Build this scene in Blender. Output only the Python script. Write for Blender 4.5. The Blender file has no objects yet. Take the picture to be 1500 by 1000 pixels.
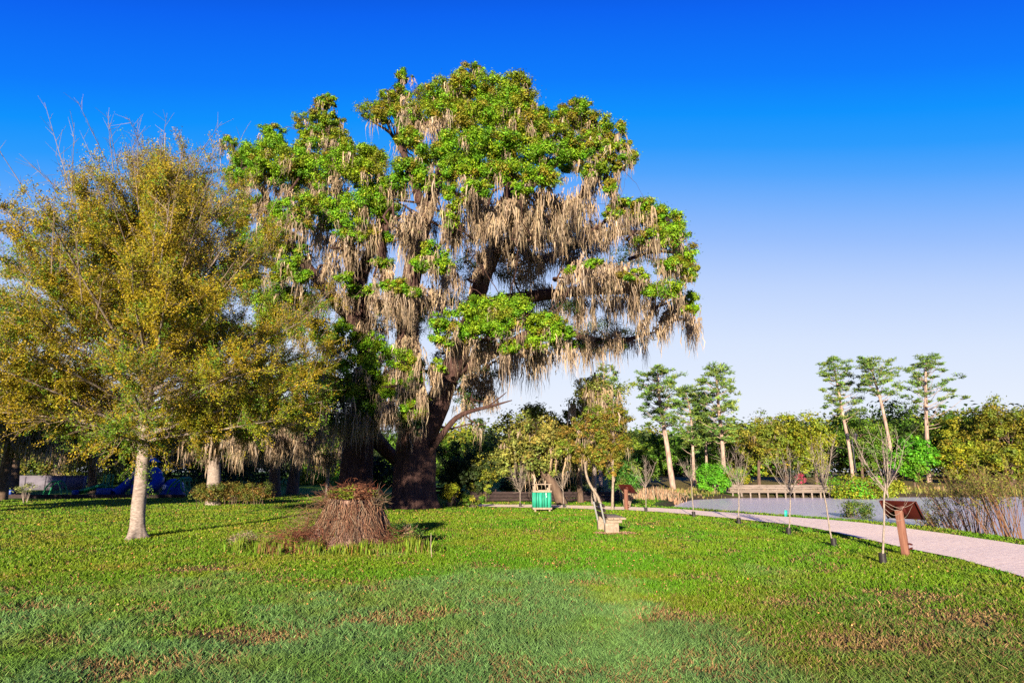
import bpy, math, random
import numpy as np
from mathutils import Vector

# ------------------------------------------------------------------ camera, sky, sun, exposure
scene = bpy.context.scene
COL = scene.collection
FPX, CAMH, PITCH = 880.0, 1.62, math.radians(12.2)
SUN_EL, SUN_AZ = math.radians(12.0), math.radians(10.0)     # sun behind the viewer; shadows run away and slightly right

cam_d = bpy.data.cameras.new('camera')
cam_d.sensor_width = 36.0
cam_d.lens = 36.0 * FPX / 1500.0
cam_d.clip_end = 3000
cam = bpy.data.objects.new('camera', cam_d)
cam.location = (0, 0, CAMH)
cam.rotation_euler = (math.pi / 2 + PITCH, 0, 0)
COL.objects.link(cam)
scene.camera = cam

scene.view_settings.view_transform = 'Standard'
scene.view_settings.look = 'None'
scene.view_settings.exposure = 1.6
scene.view_settings.gamma = 1.0
scene.cycles.max_bounces = 6
scene.cycles.diffuse_bounces = 3
scene.cycles.glossy_bounces = 3
scene.cycles.transmission_bounces = 4
scene.cycles.use_denoising = False
scene.cycles.sample_clamp_indirect = 4.0

world = bpy.data.worlds.new('World')
scene.world = world
world.use_nodes = True
wn, wl = world.node_tree.nodes, world.node_tree.links
wn.clear()
w_out = wn.new('ShaderNodeOutputWorld')
w_bg = wn.new('ShaderNodeBackground'); w_bg.inputs['Strength'].default_value = 0.1
w_sky = wn.new('ShaderNodeTexSky'); w_sky.sky_type = 'NISHITA'; w_sky.sun_disc = False
w_sky.sun_elevation = SUN_EL; w_sky.sun_rotation = math.pi + SUN_AZ
w_tc = wn.new('ShaderNodeTexCoord'); w_sep = wn.new('ShaderNodeSeparateXYZ')
wl.new(w_tc.outputs['Generated'], w_sep.inputs[0])
# deep polarised blue overhead, pale lavender at the horizon; a little deeper away from the view axis, lens falloff put into the colour
w_dot = wn.new('ShaderNodeVectorMath'); w_dot.operation = 'DOT_PRODUCT'
w_dot.inputs[1].default_value = (math.sin(.03), math.cos(.03), 0.0)
wl.new(w_tc.outputs['Generated'], w_dot.inputs[0])
w_m1 = wn.new('ShaderNodeMath'); w_m1.operation = 'MULTIPLY_ADD'
w_m1.inputs[1].default_value = -0.80; w_m1.inputs[2].default_value = 0.755
wl.new(w_dot.outputs['Value'], w_m1.inputs[0])
w_mz = wn.new('ShaderNodeMath'); w_mz.operation = 'MULTIPLY'
wl.new(w_m1.outputs[0], w_mz.inputs[0]); wl.new(w_sep.outputs['Z'], w_mz.inputs[1])
w_add = wn.new('ShaderNodeMath'); w_add.operation = 'MULTIPLY_ADD'; w_add.inputs[1].default_value = 2.0
wl.new(w_mz.outputs[0], w_add.inputs[0]); wl.new(w_sep.outputs['Z'], w_add.inputs[2])
w_ramp = wn.new('ShaderNodeValToRGB')
wl.new(w_add.outputs[0], w_ramp.inputs[0])
SKY = [(0.0, (.88, .91, 1.0)), (.10, (.82, .88, 1.0)), (.20, (.70, .80, 1.0)), (.30, (.52, .67, 1.0)), (.385, (.32, .53, 1.0)), (.45, (.19, .45, 1.0)),
       (.51, (.08, .38, 1.0)), (.565, (.02, .33, 1.0)), (.63, (0., .29, 1.0)), (.71, (0., .20, 1.0)), (.85, (0., .125, .90)), (1.0, (0., .05, .5))]
el = w_ramp.color_ramp.elements
while len(el) < len(SKY): el.new(0.5)
for e, (p, c) in zip(el, SKY): e.position = p; e.color = (*c, 1)
w_scale = wn.new('ShaderNodeVectorMath'); w_scale.operation = 'SCALE'; w_scale.inputs['Scale'].default_value = 3.25
wl.new(w_ramp.outputs[0], w_scale.inputs[0])
w_mix = wn.new('ShaderNodeMix'); w_mix.data_type = 'RGBA'; w_mix.inputs['Factor'].default_value = 0.985
wl.new(w_sky.outputs[0], w_mix.inputs[6]); wl.new(w_scale.outputs[0], w_mix.inputs[7])
wl.new(w_mix.outputs[2], w_bg.inputs['Color']); wl.new(w_bg.outputs[0], w_out.inputs[0])

sun_d = bpy.data.lights.new('sun', 'SUN')
sun_d.energy = 5.0; sun_d.angle = math.radians(0.5); sun_d.color = (1.0, .86, .62)
sun = bpy.data.objects.new('sun', sun_d)
sdir = Vector((-math.sin(SUN_AZ) * math.cos(SUN_EL), -math.cos(SUN_AZ) * math.cos(SUN_EL), math.sin(SUN_EL)))
sun.rotation_euler = sdir.to_track_quat('Z', 'Y').to_euler()
sun.location = (-10, -40, 30)
COL.objects.link(sun)

# ------------------------------------------------------------------ measuring helpers (photo pixels -> metres)
_c, _s = math.cos(PITCH), math.sin(PITCH)
def at(u, v, Y):
    dx, dy = (u - 750) / FPX, (500 - v) / FPX
    wy, wz = _c - _s * dy, _s + _c * dy
    return np.array((dx / wy * Y, Y, CAMH + wz / wy * Y))
def ground(u, v, z=0.0):
    dy = (500 - v) / FPX
    wy, wz = _c - _s * dy, _s + _c * dy
    return at(u, v, (z - CAMH) * wy / wz)
def mpp(Y): return Y / FPX * 1.0      # metres per photo pixel at depth Y (near the axis)

# ------------------------------------------------------------------ noise
def _h(ix, iy, iz, seed):
    h = (ix.astype(np.int64) * 374761393 + iy.astype(np.int64) * 668265263 + iz.astype(np.int64) * 2147483647 + seed * 144665) & 0xffffffff
    h = ((h ^ (h >> 13)) * 1274126177) & 0xffffffff
    h = ((h ^ (h >> 15)) * 2246822519) & 0xffffffff
    return ((h ^ (h >> 16)) & 0xffffff) / float(0xffffff)
def vnoise(p, seed=0):
    p = np.asarray(p, float); i = np.floor(p).astype(np.int64); f = p - i; f = f * f * (3 - 2 * f)
    out = 0
    for a in (0, 1):
        for b in (0, 1):
            for c in (0, 1):
                w = (f[:, 0] if a else 1 - f[:, 0]) * (f[:, 1] if b else 1 - f[:, 1]) * (f[:, 2] if c else 1 - f[:, 2])
                out = out + w * _h(i[:, 0] + a, i[:, 1] + b, i[:, 2] + c, seed)
    return out
def fbm(p, o=4, seed=0):
    s, a, t = 0, 1.0, 0
    p = np.asarray(p, float)
    for k in range(o):
        s = s + a * vnoise(p * (2 ** k), seed + k * 17); t += a; a *= .5
    return s / t
def unit(v): return v / np.maximum(np.linalg.norm(v, axis=-1, keepdims=True), 1e-9)
def rdir(rng, n): return unit(rng.normal(size=(n, 3)))
def sstep(a, b, x):
    t = np.clip((x - a) / (b - a), 0, 1); return t * t * (3 - 2 * t)

# ------------------------------------------------------------------ mesh builder
class MB:
    def __init__(self): self.V, self.F, self.C, self.n = [], [], [], 0
    def add(self, V, F, C=None):
        V = np.asarray(V, np.float32).reshape(-1, 3)
        self.V.append(V); self.F.append(np.asarray(F, np.int64) + self.n)
        if C is None: C = np.ones((len(V), 3))
        self.C.append(np.broadcast_to(np.asarray(C, np.float32), (len(V), 3))); self.n += len(V)
    def build(self, name, mat, parent=None, org=(0, 0, 0), smooth=False, bevel=0):
        V = np.concatenate(self.V) - np.asarray(org, np.float32); C = np.concatenate(self.C)
        cnt = np.concatenate([np.full(len(f), f.shape[1]) for f in self.F])
        idx = np.concatenate([f.reshape(-1) for f in self.F])
        me = bpy.data.meshes.new(name)
        me.vertices.add(len(V)); me.vertices.foreach_set('co', V.reshape(-1).astype(np.float32))
        me.loops.add(len(idx)); me.loops.foreach_set('vertex_index', idx.astype(np.int32))
        me.polygons.add(len(cnt))
        st = np.concatenate([[0], np.cumsum(cnt)[:-1]])
        me.polygons.foreach_set('loop_start', st.astype(np.int32))
        me.polygons.foreach_set('loop_total', cnt.astype(np.int32))
        if smooth: me.polygons.foreach_set('use_smooth', np.ones(len(cnt), bool))
        at_ = me.color_attributes.new('Col', 'FLOAT_COLOR', 'POINT')
        at_.data.foreach_set('color', np.concatenate([C, np.ones((len(C), 1), np.float32)], 1).reshape(-1).astype(np.float32))
        me.update(calc_edges=True)
        me.materials.append(mat)
        o = bpy.data.objects.new(name, me); COL.objects.link(o)
        if parent is not None: o.parent = parent
        else: o.location = org
        if bevel:
            m = o.modifiers.new('bevel', 'BEVEL'); m.width = bevel; m.segments = 2; m.limit_method = 'ANGLE'
        return o

def tag(o, label=None, cat=None, group=None, kind=None):
    for k, v in (('label', label), ('category', cat), ('group', group), ('kind', kind)):
        if v: o[k] = v
    return o
def thing(name, label, cat, loc=(0, 0, 0), rotz=0, group=None):
    o = bpy.data.objects.new(name, None); o.location = loc; o.rotation_euler = (0, 0, rotz)
    o.empty_display_size = .2
    COL.objects.link(o); return tag(o, label, cat, group)

def box(mb, c, s, R=None, C=None):
    h = np.array(s) / 2
    V = np.array([(x, y, z) for z in (-1, 1) for y in (-1, 1) for x in (-1, 1)]) * h
    if R is not None: V = V @ np.asarray(R).T
    mb.add(V + np.asarray(c), [(0, 2, 3, 1), (4, 5, 7, 6), (0, 1, 5, 4), (2, 6, 7, 3), (0, 4, 6, 2), (1, 3, 7, 5)], C)
def rot(axis, a):
    c, s = math.cos(a), math.sin(a)
    return np.array({'x': [[1, 0, 0], [0, c, -s], [0, s, c]], 'y': [[c, 0, s], [0, 1, 0], [-s, 0, c]], 'z': [[c, -s, 0], [s, c, 0], [0, 0, 1]]}[axis])

def smooth_path(P, R, step):
    P, R = np.asarray(P, float), np.asarray(R, float)
    n = len(P); out, ro = [], []
    E = np.vstack([2 * P[0] - P[1], P, 2 * P[-1] - P[-2]])
    for i in range(n - 1):
        p0, p1, p2, p3 = E[i], E[i + 1], E[i + 2], E[i + 3]
        k = max(2, int(np.linalg.norm(p2 - p1) / step))
        for t in np.arange(k) / k:
            out.append(.5 * (2 * p1 + (p2 - p0) * t + (2 * p0 - 5 * p1 + 4 * p2 - p3) * t * t + (3 * p1 - p0 - 3 * p2 + p3) * t ** 3))
            ro.append(R[i] * (1 - t) + R[i + 1] * t)
    out.append(P[-1]); ro.append(R[-1])
    return np.array(out), np.array(ro)
def tube(mb, P, R, sides=8, C=None, disp=None, cap=True):
    """disp(angle[n,s], P[n,1,3], R) -> radius factor"""
    P, R = np.asarray(P, float), np.broadcast_to(np.asarray(R, float), (len(P),))
    T = unit(np.gradient(P, axis=0))
    ref = np.array((1., 0, 0)) if abs(T[0][0]) < .8 else np.array((0, 1., 0))
    N = np.zeros_like(P); nprev = ref
    for i in range(len(P)):
        nprev = nprev - T[i] * np.dot(nprev, T[i]); nprev = nprev / max(np.linalg.norm(nprev), 1e-6); N[i] = nprev
    B = np.cross(T, N)
    a = np.arange(sides) / sides * 2 * np.pi
    rad = R[:, None] * np.ones((1, sides))
    if disp is not None: rad = rad * disp(a[None, :] * np.ones((len(P), 1)), P, R)
    V = P[:, None] + rad[..., None] * (np.cos(a)[None, :, None] * N[:, None] + np.sin(a)[None, :, None] * B[:, None])
    n, s = len(P), sides
    i, j = np.meshgrid(np.arange(n - 1), np.arange(s), indexing='ij'); j2 = (j + 1) % s
    F = np.stack([i * s + j, i * s + j2, (i + 1) * s + j2, (i + 1) * s + j], -1).reshape(-1, 4)
    b = mb.n
    mb.add(V.reshape(-1, 3), F, C)
    if cap:
        c = C if C is None else (np.asarray(C) if np.ndim(C) == 1 else np.asarray(C)[-1])
        mb.add(np.vstack([V[-1], P[-1][None]]), [(k, (k + 1) % s, s) for k in range(s)], c)
def twigs(mb, P0, P1, r0, r1, C=None):
    """many straight three-sided tapered sticks"""
    P0, P1 = np.asarray(P0, float), np.asarray(P1, float); n = len(P0)
    T = unit(P1 - P0); ref = np.where(np.abs(T[:, 2:3]) < .9, np.array([[0, 0, 1.]]), np.array([[1., 0, 0]]))
    N = unit(np.cross(T, ref)); B = np.cross(T, N)
    r0 = np.broadcast_to(np.asarray(r0, float), (n,)); r1 = np.broadcast_to(np.asarray(r1, float), (n,))
    V = np.zeros((n, 6, 3))
    for k in range(3):
        d = math.cos(k * 2.0944) * N + math.sin(k * 2.0944) * B
        V[:, k] = P0 + d * r0[:, None]; V[:, 3 + k] = P1 + d * r1[:, None]
    F = np.array([(0, 1, 4, 3), (1, 2, 5, 4), (2, 0, 3, 5)])
    F = (np.arange(n)[:, None, None] * 6 + F[None]).reshape(-1, 4)
    if C is not None and np.ndim(C) == 2: C = np.repeat(C, 6, 0)
    mb.add(V.reshape(-1, 3), F, C)
def leaves(mb, cen, nrm, size, asp, col, rng, along=None, fold=.12):
    n = len(cen); nrm = unit(nrm)
    t = rdir(rng, n) if along is None else unit(along)
    t = unit(t - nrm * np.sum(t * nrm, 1, keepdims=True)); b = np.cross(nrm, t)
    s = np.broadcast_to(np.asarray(size, float), (n,))[:, None]
    V = np.stack([cen - t * s * .5, cen + b * s * asp * .5 + nrm * s * fold, cen + t * s * .5, cen - b * s * asp * .5 + nrm * s * fold], 1)
    F = np.arange(n * 4).reshape(-1, 4)
    mb.add(V.reshape(-1, 3), F, np.repeat(col, 4, 0))
def vary(rng, base, n, amt=.25, hue=.12):
    base = np.asarray(base, float)
    k = np.exp(rng.normal(0, amt, (n, 1))); h = rng.normal(0, hue, (n, 1))
    c = base * k * (1 + h * np.array([[1.0, 0., -.3]]))
    return np.clip(c, .002, .9)
def blob(mb, c, r, n, size, pals, rng, asp=.6, tufts=16, up=.55, tr=.40, shell=.45):
    """a leafy mass: many tufts spread over an uneven ellipsoid, each a burst of small leaves"""
    c, r = np.asarray(c, float), np.asarray(r, float)
    d = rdir(rng, tufts); d[:, 2] = d[:, 2] * .85 + .12
    tc = c + d * r * (.45 + .55 * rng.random((tufts, 1)) ** .6)
    trad = np.mean(r) * tr * (.6 + .8 * rng.random(tufts))
    pal = np.asarray(pals)[rng.integers(0, len(pals), tufts)] * np.exp(rng.normal(0, .14, (tufts, 1)))
    w = trad ** 2; k = rng.choice(tufts, n, p=w / w.sum())
    dd = rdir(rng, n)
    off = dd * (rng.random((n, 1)) ** shell) * trad[k][:, None] * np.array([[1, 1, .75]]) * np.where(rng.random((n, 1)) < .22, 1.0 + 1.1 * rng.random((n, 1)), 1.0)
    nr = dd + rng.normal(0, .5, (n, 3)) + np.array([[0, 0, up]])
    col = np.clip(pal[k] * np.exp(rng.normal(0, .22, (n, 1))) * (1 + rng.normal(0, .1, (n, 1)) * np.array([[1, 0, -.3]])), .002, .9)
    leaves(mb, tc[k] + off, nr, size * (.6 + .8 * rng.random(n)), asp, col, rng)
def moss(mb, A, L, w, rng, cols, segs=5, spread=.0):
    """hanging grey moss: tapering wavy ribbons dropping from the anchor points A"""
    n = len(A); t = np.linspace(0, 1, segs + 1)
    ang = rng.random(n) * np.pi; sd = np.stack([np.cos(ang), np.sin(ang), np.zeros(n)], 1)
    sway = np.cumsum(rng.normal(0, .038, (n, segs + 1, 2)), 1) * (L[:, None, None] ** .5); sway[:, 0] = 0
    P = A[:, None] + np.concatenate([sway, np.zeros((n, segs + 1, 1))], 2)
    P[:, :, 2] -= L[:, None] * t[None]
    P[:, :, 1] += L[:, None] * t[None] * spread * .05
    W = w[:, None] * (1 - t[None] ** 1.3 * .93) * (.25 + 1.3 * rng.random((n, segs + 1)) ** 1.4)
    W[:, -1] = w * .04
    V = np.stack([P - sd[:, None] * W[..., None] * .5, P + sd[:, None] * W[..., None] * .5], 2)     # n, segs+1, 2, 3
    q = np.arange(segs)
    F = np.stack([q * 2, q * 2 + 1, q * 2 + 3, q * 2 + 2], 1)
    F = (np.arange(n)[:, None, None] * (segs + 1) * 2 + F[None]).reshape(-1, 4)
    c = cols[rng.integers(0, len(cols), n)] * np.exp(rng.normal(0, .18, (n, 1)))
    mb.add(V.reshape(-1, 3), F, np.repeat(c, (segs + 1) * 2, 0))

# ------------------------------------------------------------------ materials
def mat_new(name):
    m = bpy.data.materials.new(name); m.use_nodes = True; nt = m.node_tree; nt.nodes.clear()
    out = nt.nodes.new('ShaderNodeOutputMaterial'); return m, nt, nt.nodes, nt.links, out
def leaf_mat(name, trans=.28, rough=.65, gloss=.02):
    m, nt, N, L, out = mat_new(name)
    a = N.new('ShaderNodeAttribute'); a.attribute_name = 'Col'
    d = N.new('ShaderNodeBsdfDiffuse'); t = N.new('ShaderNodeBsdfTranslucent'); g = N.new('ShaderNodeBsdfGlossy'); g.inputs['Roughness'].default_value = rough
    g.inputs['Color'].default_value = (.9, .9, .9, 1)
    mx = N.new('ShaderNodeMixShader'); mx.inputs[0].default_value = trans
    m2 = N.new('ShaderNodeMixShader'); m2.inputs[0].default_value = gloss
    L.new(a.outputs['Color'], d.inputs[0]); L.new(a.outputs['Color'], t.inputs[0])
    L.new(d.outputs[0], mx.inputs[1]); L.new(t.outputs[0], mx.inputs[2])
    L.new(mx.outputs[0], m2.inputs[1]); L.new(g.outputs[0], m2.inputs[2]); L.new(m2.outputs[0], out.inputs[0])
    return m
def rough_mat(name, cols, scale=(4, 4, 4), rough=.85, bump=.5, detail=6, dist=.03, vcol=False, metallic=0, wave=None):
    """noise-mottled surface: cols = list of (position, rgb)"""
    m, nt, N, L, out = mat_new(name)
    tc = N.new('ShaderNodeTexCoord'); mp = N.new('ShaderNodeMapping'); mp.inputs['Scale'].default_value = scale
    L.new(tc.outputs['Object'], mp.inputs[0])
    nz = N.new('ShaderNodeTexNoise'); nz.inputs['Scale'].default_value = 1; nz.inputs['Detail'].default_value = detail; nz.inputs['Roughness'].default_value = .65
    L.new(mp.outputs[0], nz.inputs[0])
    r = N.new('ShaderNodeValToRGB'); e = r.color_ramp.elements
    while len(e) < len(cols): e.new(.5)
    for q, (p, c) in zip(e, cols): q.position = p; q.color = (*c, 1)
    L.new(nz.outputs[0], r.inputs[0])
    b = N.new('ShaderNodeBsdfPrincipled'); b.inputs['Roughness'].default_value = rough; b.inputs['Metallic'].default_value = metallic
    b.inputs['Specular IOR Level'].default_value = .25
    src = r.outputs[0]
    if vcol:
        a = N.new('ShaderNodeAttribute'); a.attribute_name = 'Col'
        x = N.new('ShaderNodeMix'); x.data_type = 'RGBA'; x.blend_type = 'MULTIPLY'; x.inputs['Factor'].default_value = 1
        L.new(src, x.inputs[6]); L.new(a.outputs['Color'], x.inputs[7]); src = x.outputs[2]
    L.new(src, b.inputs['Base Color'])
    bp = N.new('ShaderNodeBump'); bp.inputs['Strength'].default_value = bump; bp.inputs['Distance'].default_value = dist
    L.new(nz.outputs[0], bp.inputs['Height']); L.new(bp.outputs[0], b.inputs['Normal']); L.new(b.outputs[0], out.inputs[0])
    return m

M_oakleaf = leaf_mat('live_oak_leaf', .25, .65, .02)
M_leaf = leaf_mat('tree_leaf', .3)
M_needle = leaf_mat('pine_needle', .15)
M_grass = leaf_mat('grass_blade', .3, .6, .015)
M_litter = leaf_mat('dry_leaf', .15, .6, .03)
M_moss = leaf_mat('spanish_moss', .25, .8, .01)
M_oakbark = rough_mat('live_oak_bark', [(.3, (.020, .009, .010)), (.55, (.060, .030, .027)), (.75, (.12, .072, .060))], (9, 9, 2.2), bump=1, dist=.06)
M_greybark = rough_mat('grey_bark', [(.3, (.13, .095, .085)), (.5, (.22, .175, .16)), (.72, (.35, .29, .265))], (10, 10, 26), bump=.8, dist=.02)
M_palebark = rough_mat('pale_sapling_bark', [(.3, (.10, .075, .065)), (.5, (.21, .17, .15)), (.7, (.36, .30, .265))], (30, 30, 12), bump=.4, dist=.01, vcol=True)
M_pinebark = rough_mat('pine_bark', [(.3, (.14, .085, .07)), (.5, (.28, .20, .17)), (.7, (.40, .31, .27))], (5, 5, 1.5), bump=.8, dist=.05)
M_darkbark = rough_mat('dark_bark', [(.3, (.05, .03, .025)), (.6, (.12, .08, .06)), (.8, (.2, .15, .12))], (6, 6, 2), bump=.8, dist=.05)
M_twig = rough_mat('twig_bark', [(.3, (.11, .075, .055)), (.6, (.24, .18, .135))], (20, 20, 20), bump=.2, vcol=True)
M_stump = rough_mat('stump_bark', [(.28, (.04, .018, .016)), (.45, (.13, .07, .055)), (.6, (.24, .155, .125)), (.78, (.36, .27, .225))], (22, 22, 2.5), bump=1, dist=.03)
M_wood = rough_mat('weathered_wood', [(.3, (.20, .13, .09)), (.5, (.42, .31, .22)), (.7, (.58, .47, .36))], (30, 30, 4), bump=.3, dist=.01)
M_palewood = rough_mat('sun_bleached_wood', [(.3, (.12, .085, .065)), (.5, (.25, .19, .15)), (.7, (.36, .285, .235))], (25, 25, 5), bump=.3, dist=.01)
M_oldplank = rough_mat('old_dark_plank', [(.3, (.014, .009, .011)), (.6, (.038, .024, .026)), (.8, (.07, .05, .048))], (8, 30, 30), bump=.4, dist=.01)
M_greenpaint = rough_mat('green_painted_slat', [(.3, (.006, .13, .085)), (.55, (.02, .26, .18)), (.8, (.10, .38, .30))], (30, 30, 3), rough=.6, bump=.2, dist=.005, vcol=True)
M_concrete = rough_mat('concrete_block', [(.3, (.15, .115, .09)), (.6, (.26, .20, .16)), (.8, (.33, .27, .22))], (18, 18, 18), bump=.4, dist=.01)
M_galv = rough_mat('grey_painted_post', [(.3, (.11, .11, .12)), (.7, (.20, .20, .215))], (20, 20, 5), rough=.55, bump=.1)
M_maroon = rough_mat('maroon_sign_metal', [(.3, (.035, .005, .005)), (.7, (.065, .010, .008))], (3, 3, 3), rough=.5, bump=.05)
M_redwood = rough_mat('red_brown_post', [(.3, (.11, .042, .03)), (.55, (.19, .085, .06)), (.8, (.27, .14, .10))], (40, 40, 3), bump=.4, dist=.006)
M_signface = rough_mat('sign_face_print', [(.3, (.35, .33, .25)), (.6, (.18, .26, .16))], (6, 6, 6), rough=.4, bump=0)
M_black = rough_mat('black_plastic_guard', [(.3, (.012, .010, .012)), (.7, (.03, .025, .027))], (10, 10, 10), rough=.5, bump=.1)
M_tag = rough_mat('teal_tag', [(.3, (.01, .30, .24)), (.7, (.03, .38, .32))], (20, 20, 20), rough=.5, bump=0)
M_blue = rough_mat('blue_plastic', [(.3, (.006, .035, .22)), (.7, (.010, .055, .30))], (3, 3, 3), rough=.4, bump=.02)
M_green = rough_mat('green_plastic', [(.3, (.01, .17, .07)), (.7, (.02, .24, .10))], (3, 3, 3), rough=.4, bump=.02)
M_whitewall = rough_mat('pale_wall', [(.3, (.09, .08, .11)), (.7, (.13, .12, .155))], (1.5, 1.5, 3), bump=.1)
M_white = rough_mat('white_sign', [(.3, (.7, .7, .72)), (.7, (.8, .8, .8))], (6, 6, 6), rough=.5, bump=0)
M_lamp = rough_mat('black_lamp_metal', [(.3, (.012, .013, .02)), (.7, (.03, .03, .045))], (6, 6, 6), rough=.45, bump=.05)
M_board = rough_mat('boardwalk_timber', [(.3, (.10, .08, .07)), (.55, (.20, .16, .145)), (.8, (.29, .24, .22))], (1.2, 20, 20), bump=.3, dist=.02)

# ground sheet: soil and turf between the blades
def ground_mat():
    m, nt, N, L, out = mat_new('lawn_soil')
    g = N.new('ShaderNodeNewGeometry')
    a = N.new('ShaderNodeAttribute'); a.attribute_name = 'Col'
    n1 = N.new('ShaderNodeTexNoise'); n1.inputs['Scale'].default_value = 14; n1.inputs['Detail'].default_value = 8; n1.inputs['Roughness'].default_value = .7
    L.new(g.outputs['Position'], n1.inputs[0])
    r = N.new('ShaderNodeValToRGB'); r.color_ramp.elements[0].position = .3; r.color_ramp.elements[0].color = (.45, .45, .45, 1)
    r.color_ramp.elements[1].position = .7; r.color_ramp.elements[1].color = (1.5, 1.45, 1.4, 1)
    L.new(n1.outputs[0], r.inputs[0])
    x = N.new('ShaderNodeMix'); x.data_type = 'RGBA'; x.blend_type = 'MULTIPLY'; x.inputs['Factor'].default_value = 1
    L.new(a.outputs['Color'], x.inputs[6]); L.new(r.outputs[0], x.inputs[7])
    b = N.new('ShaderNodeBsdfPrincipled'); b.inputs['Roughness'].default_value = .95; b.inputs['Specular IOR Level'].default_value = .1
    L.new(x.outputs[2], b.inputs['Base Color'])
    bp = N.new('ShaderNodeBump'); bp.inputs['Strength'].default_value = 1; bp.inputs['Distance'].default_value = .05
    L.new(n1.outputs[0], bp.inputs['Height']); L.new(bp.outputs[0], b.inputs['Normal']); L.new(b.outputs[0], out.inputs[0])
    return m
M_ground = ground_mat()
M_path = rough_mat('crushed_stone_path', [(.25, (.60, .42, .33)), (.42, (.82, .63, .52)), (.6, (.90, .72, .60)), (.8, (.92, .77, .66))], (7, 7, 7), bump=.5, detail=12, dist=.03, rough=.95)
def water_mat():
    m, nt, N, L, out = mat_new('pond_water')
    g = N.new('ShaderNodeNewGeometry'); mp = N.new('ShaderNodeMapping'); mp.inputs['Scale'].default_value = (1.2, 4.5, 1)
    L.new(g.outputs['Position'], mp.inputs[0])
    n = N.new('ShaderNodeTexNoise'); n.inputs['Scale'].default_value = 1.6; n.inputs['Detail'].default_value = 5
    L.new(mp.outputs[0], n.inputs[0])
    b = N.new('ShaderNodeBsdfPrincipled'); b.inputs['Base Color'].default_value = (.56, .51, .57, 1); b.inputs['Roughness'].default_value = .25
    b.inputs['IOR'].default_value = 1.33
    bp = N.new('ShaderNodeBump'); bp.inputs['Strength'].default_value = .35; bp.inputs['Distance'].default_value = .04
    L.new(n.outputs[0], bp.inputs['Height']); L.new(bp.outputs[0], b.inputs['Normal']); L.new(b.outputs[0], out.inputs[0])
    return m
M_water = water_mat()

# ------------------------------------------------------------------ terrain layout
def gp(*uv): return [tuple(ground(u, v)[:2]) for u, v in uv]
path_near = gp((1500, 847), (1450, 830), (1400, 816), (1335, 803), (1290, 793.5), (1222, 779), (1157, 768), (1083, 760.5), (1000, 753), (930, 748), (860, 745), (790, 743), (730, 742), (700, 741))
path_far = gp((1500, 798), (1400, 783), (1300, 771), (1222, 763), (1157, 757.5), (1083, 751.5), (1000, 746.3), (930, 743), (860, 740.7), (790, 739), (730, 738.4), (700, 738))
path_poly = np.array([(16.5, 2.5)] + [(11, 6.6)] + path_near + path_far[::-1] + [(18.6, 6.8)])
bank = gp((960, 740.5), (1000, 742.3), (1083, 748), (1157, 753.2), (1225, 758), (1300, 764), (1400, 774.5), (1500, 788))
pond_poly = np.array(bank + [(17, 9), (24, 4), (50, 4), (85, 25), (75, 47), (52, 49), (40, 48), (30, 47.5), (22, 47), (16, 46), (12, 43), (9.2, 37)])
def in_poly(P, poly):
    x, y = P[:, 0], P[:, 1]; ins = np.zeros(len(P), bool)
    for (x1, y1), (x2, y2) in zip(poly, np.roll(poly, -1, 0)):
        if y1 == y2: continue
        ins ^= ((y1 > y) != (y2 > y)) & (x < (x2 - x1) * (y - y1) / (y2 - y1) + x1)
    return ins
def poly_dist(P, poly):
    d = np.full(len(P), 1e9)
    for a, b in zip(poly, np.roll(poly, -1, 0)):
        ab = b - a; t = np.clip(((P - a) @ ab) / (ab @ ab), 0, 1)
        d = np.minimum(d, np.linalg.norm(P - a - t[:, None] * ab, axis=1))
    return d
def H(P):
    P = np.asarray(P, float)[:, :2]
    d = poly_dist(P, pond_poly); ins = in_poly(P, pond_poly)
    h = (fbm(np.c_[P * .25, np.zeros(len(P))], 3, 5) - .5) * .10
    h = h + sstep(50, 95, P[:, 1]) * .9
    return np.where(ins, -sstep(0, 1.6, d) * 1.0, h * sstep(0, 1.5, d))
def hz(x, y): return float(H(np.array([[x, y]]))[0])

# bare and dry patches of the lawn (world ellipses measured from the photo)
PATCH = []
for u, v, ru, rv in [(310, 832, 55, 9), (645, 903, 75, 8), (330, 930, 90, 16), (230, 985, 90, 22), (90, 945, 60, 10), (700, 888, 40, 5), (560, 912, 50, 8),
                     (1010, 905, 70, 14), (1290, 935, 150, 28), (1180, 880, 60, 10), (1030, 985, 110, 18), (850, 990, 110, 14), (1330, 870, 60, 10), (1130, 945, 80, 12), (720, 830, 30, 3), (1400, 900, 80, 12), (760, 895, 16, 5), (55, 895, 60, 6)]:
    p = ground(u, v); q = ground(u, v + rv); PATCH.append((p[0], p[1], ru / FPX * p[1], abs(p[1] - q[1])))
def dry(P):
    d = np.zeros(len(P))
    wob = fbm(np.c_[P[:, :2] * 1.6, np.zeros(len(P))], 4, 31)
    for x, y, rx, ry in PATCH:
        e = np.hypot((P[:, 0] - x) / rx, (P[:, 1] - y) / ry)
        d = np.maximum(d, 1 - sstep(.3, 1.3, e + (wob - .5) * 3.0))
    return np.clip(d + sstep(.60, .74, wob) * .5, 0, 1)
def pale_zone(P):
    """paler, bluer and slightly taller grass in the foreground"""
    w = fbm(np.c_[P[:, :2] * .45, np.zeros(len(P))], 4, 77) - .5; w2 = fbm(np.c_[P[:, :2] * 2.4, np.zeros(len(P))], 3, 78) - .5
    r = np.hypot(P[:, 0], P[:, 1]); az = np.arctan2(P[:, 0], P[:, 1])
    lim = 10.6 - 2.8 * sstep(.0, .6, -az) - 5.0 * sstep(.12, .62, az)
    return 1 - sstep(-2.6, 1.8, P[:, 1] - lim + w * 11 + w2 * 3.5)

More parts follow.
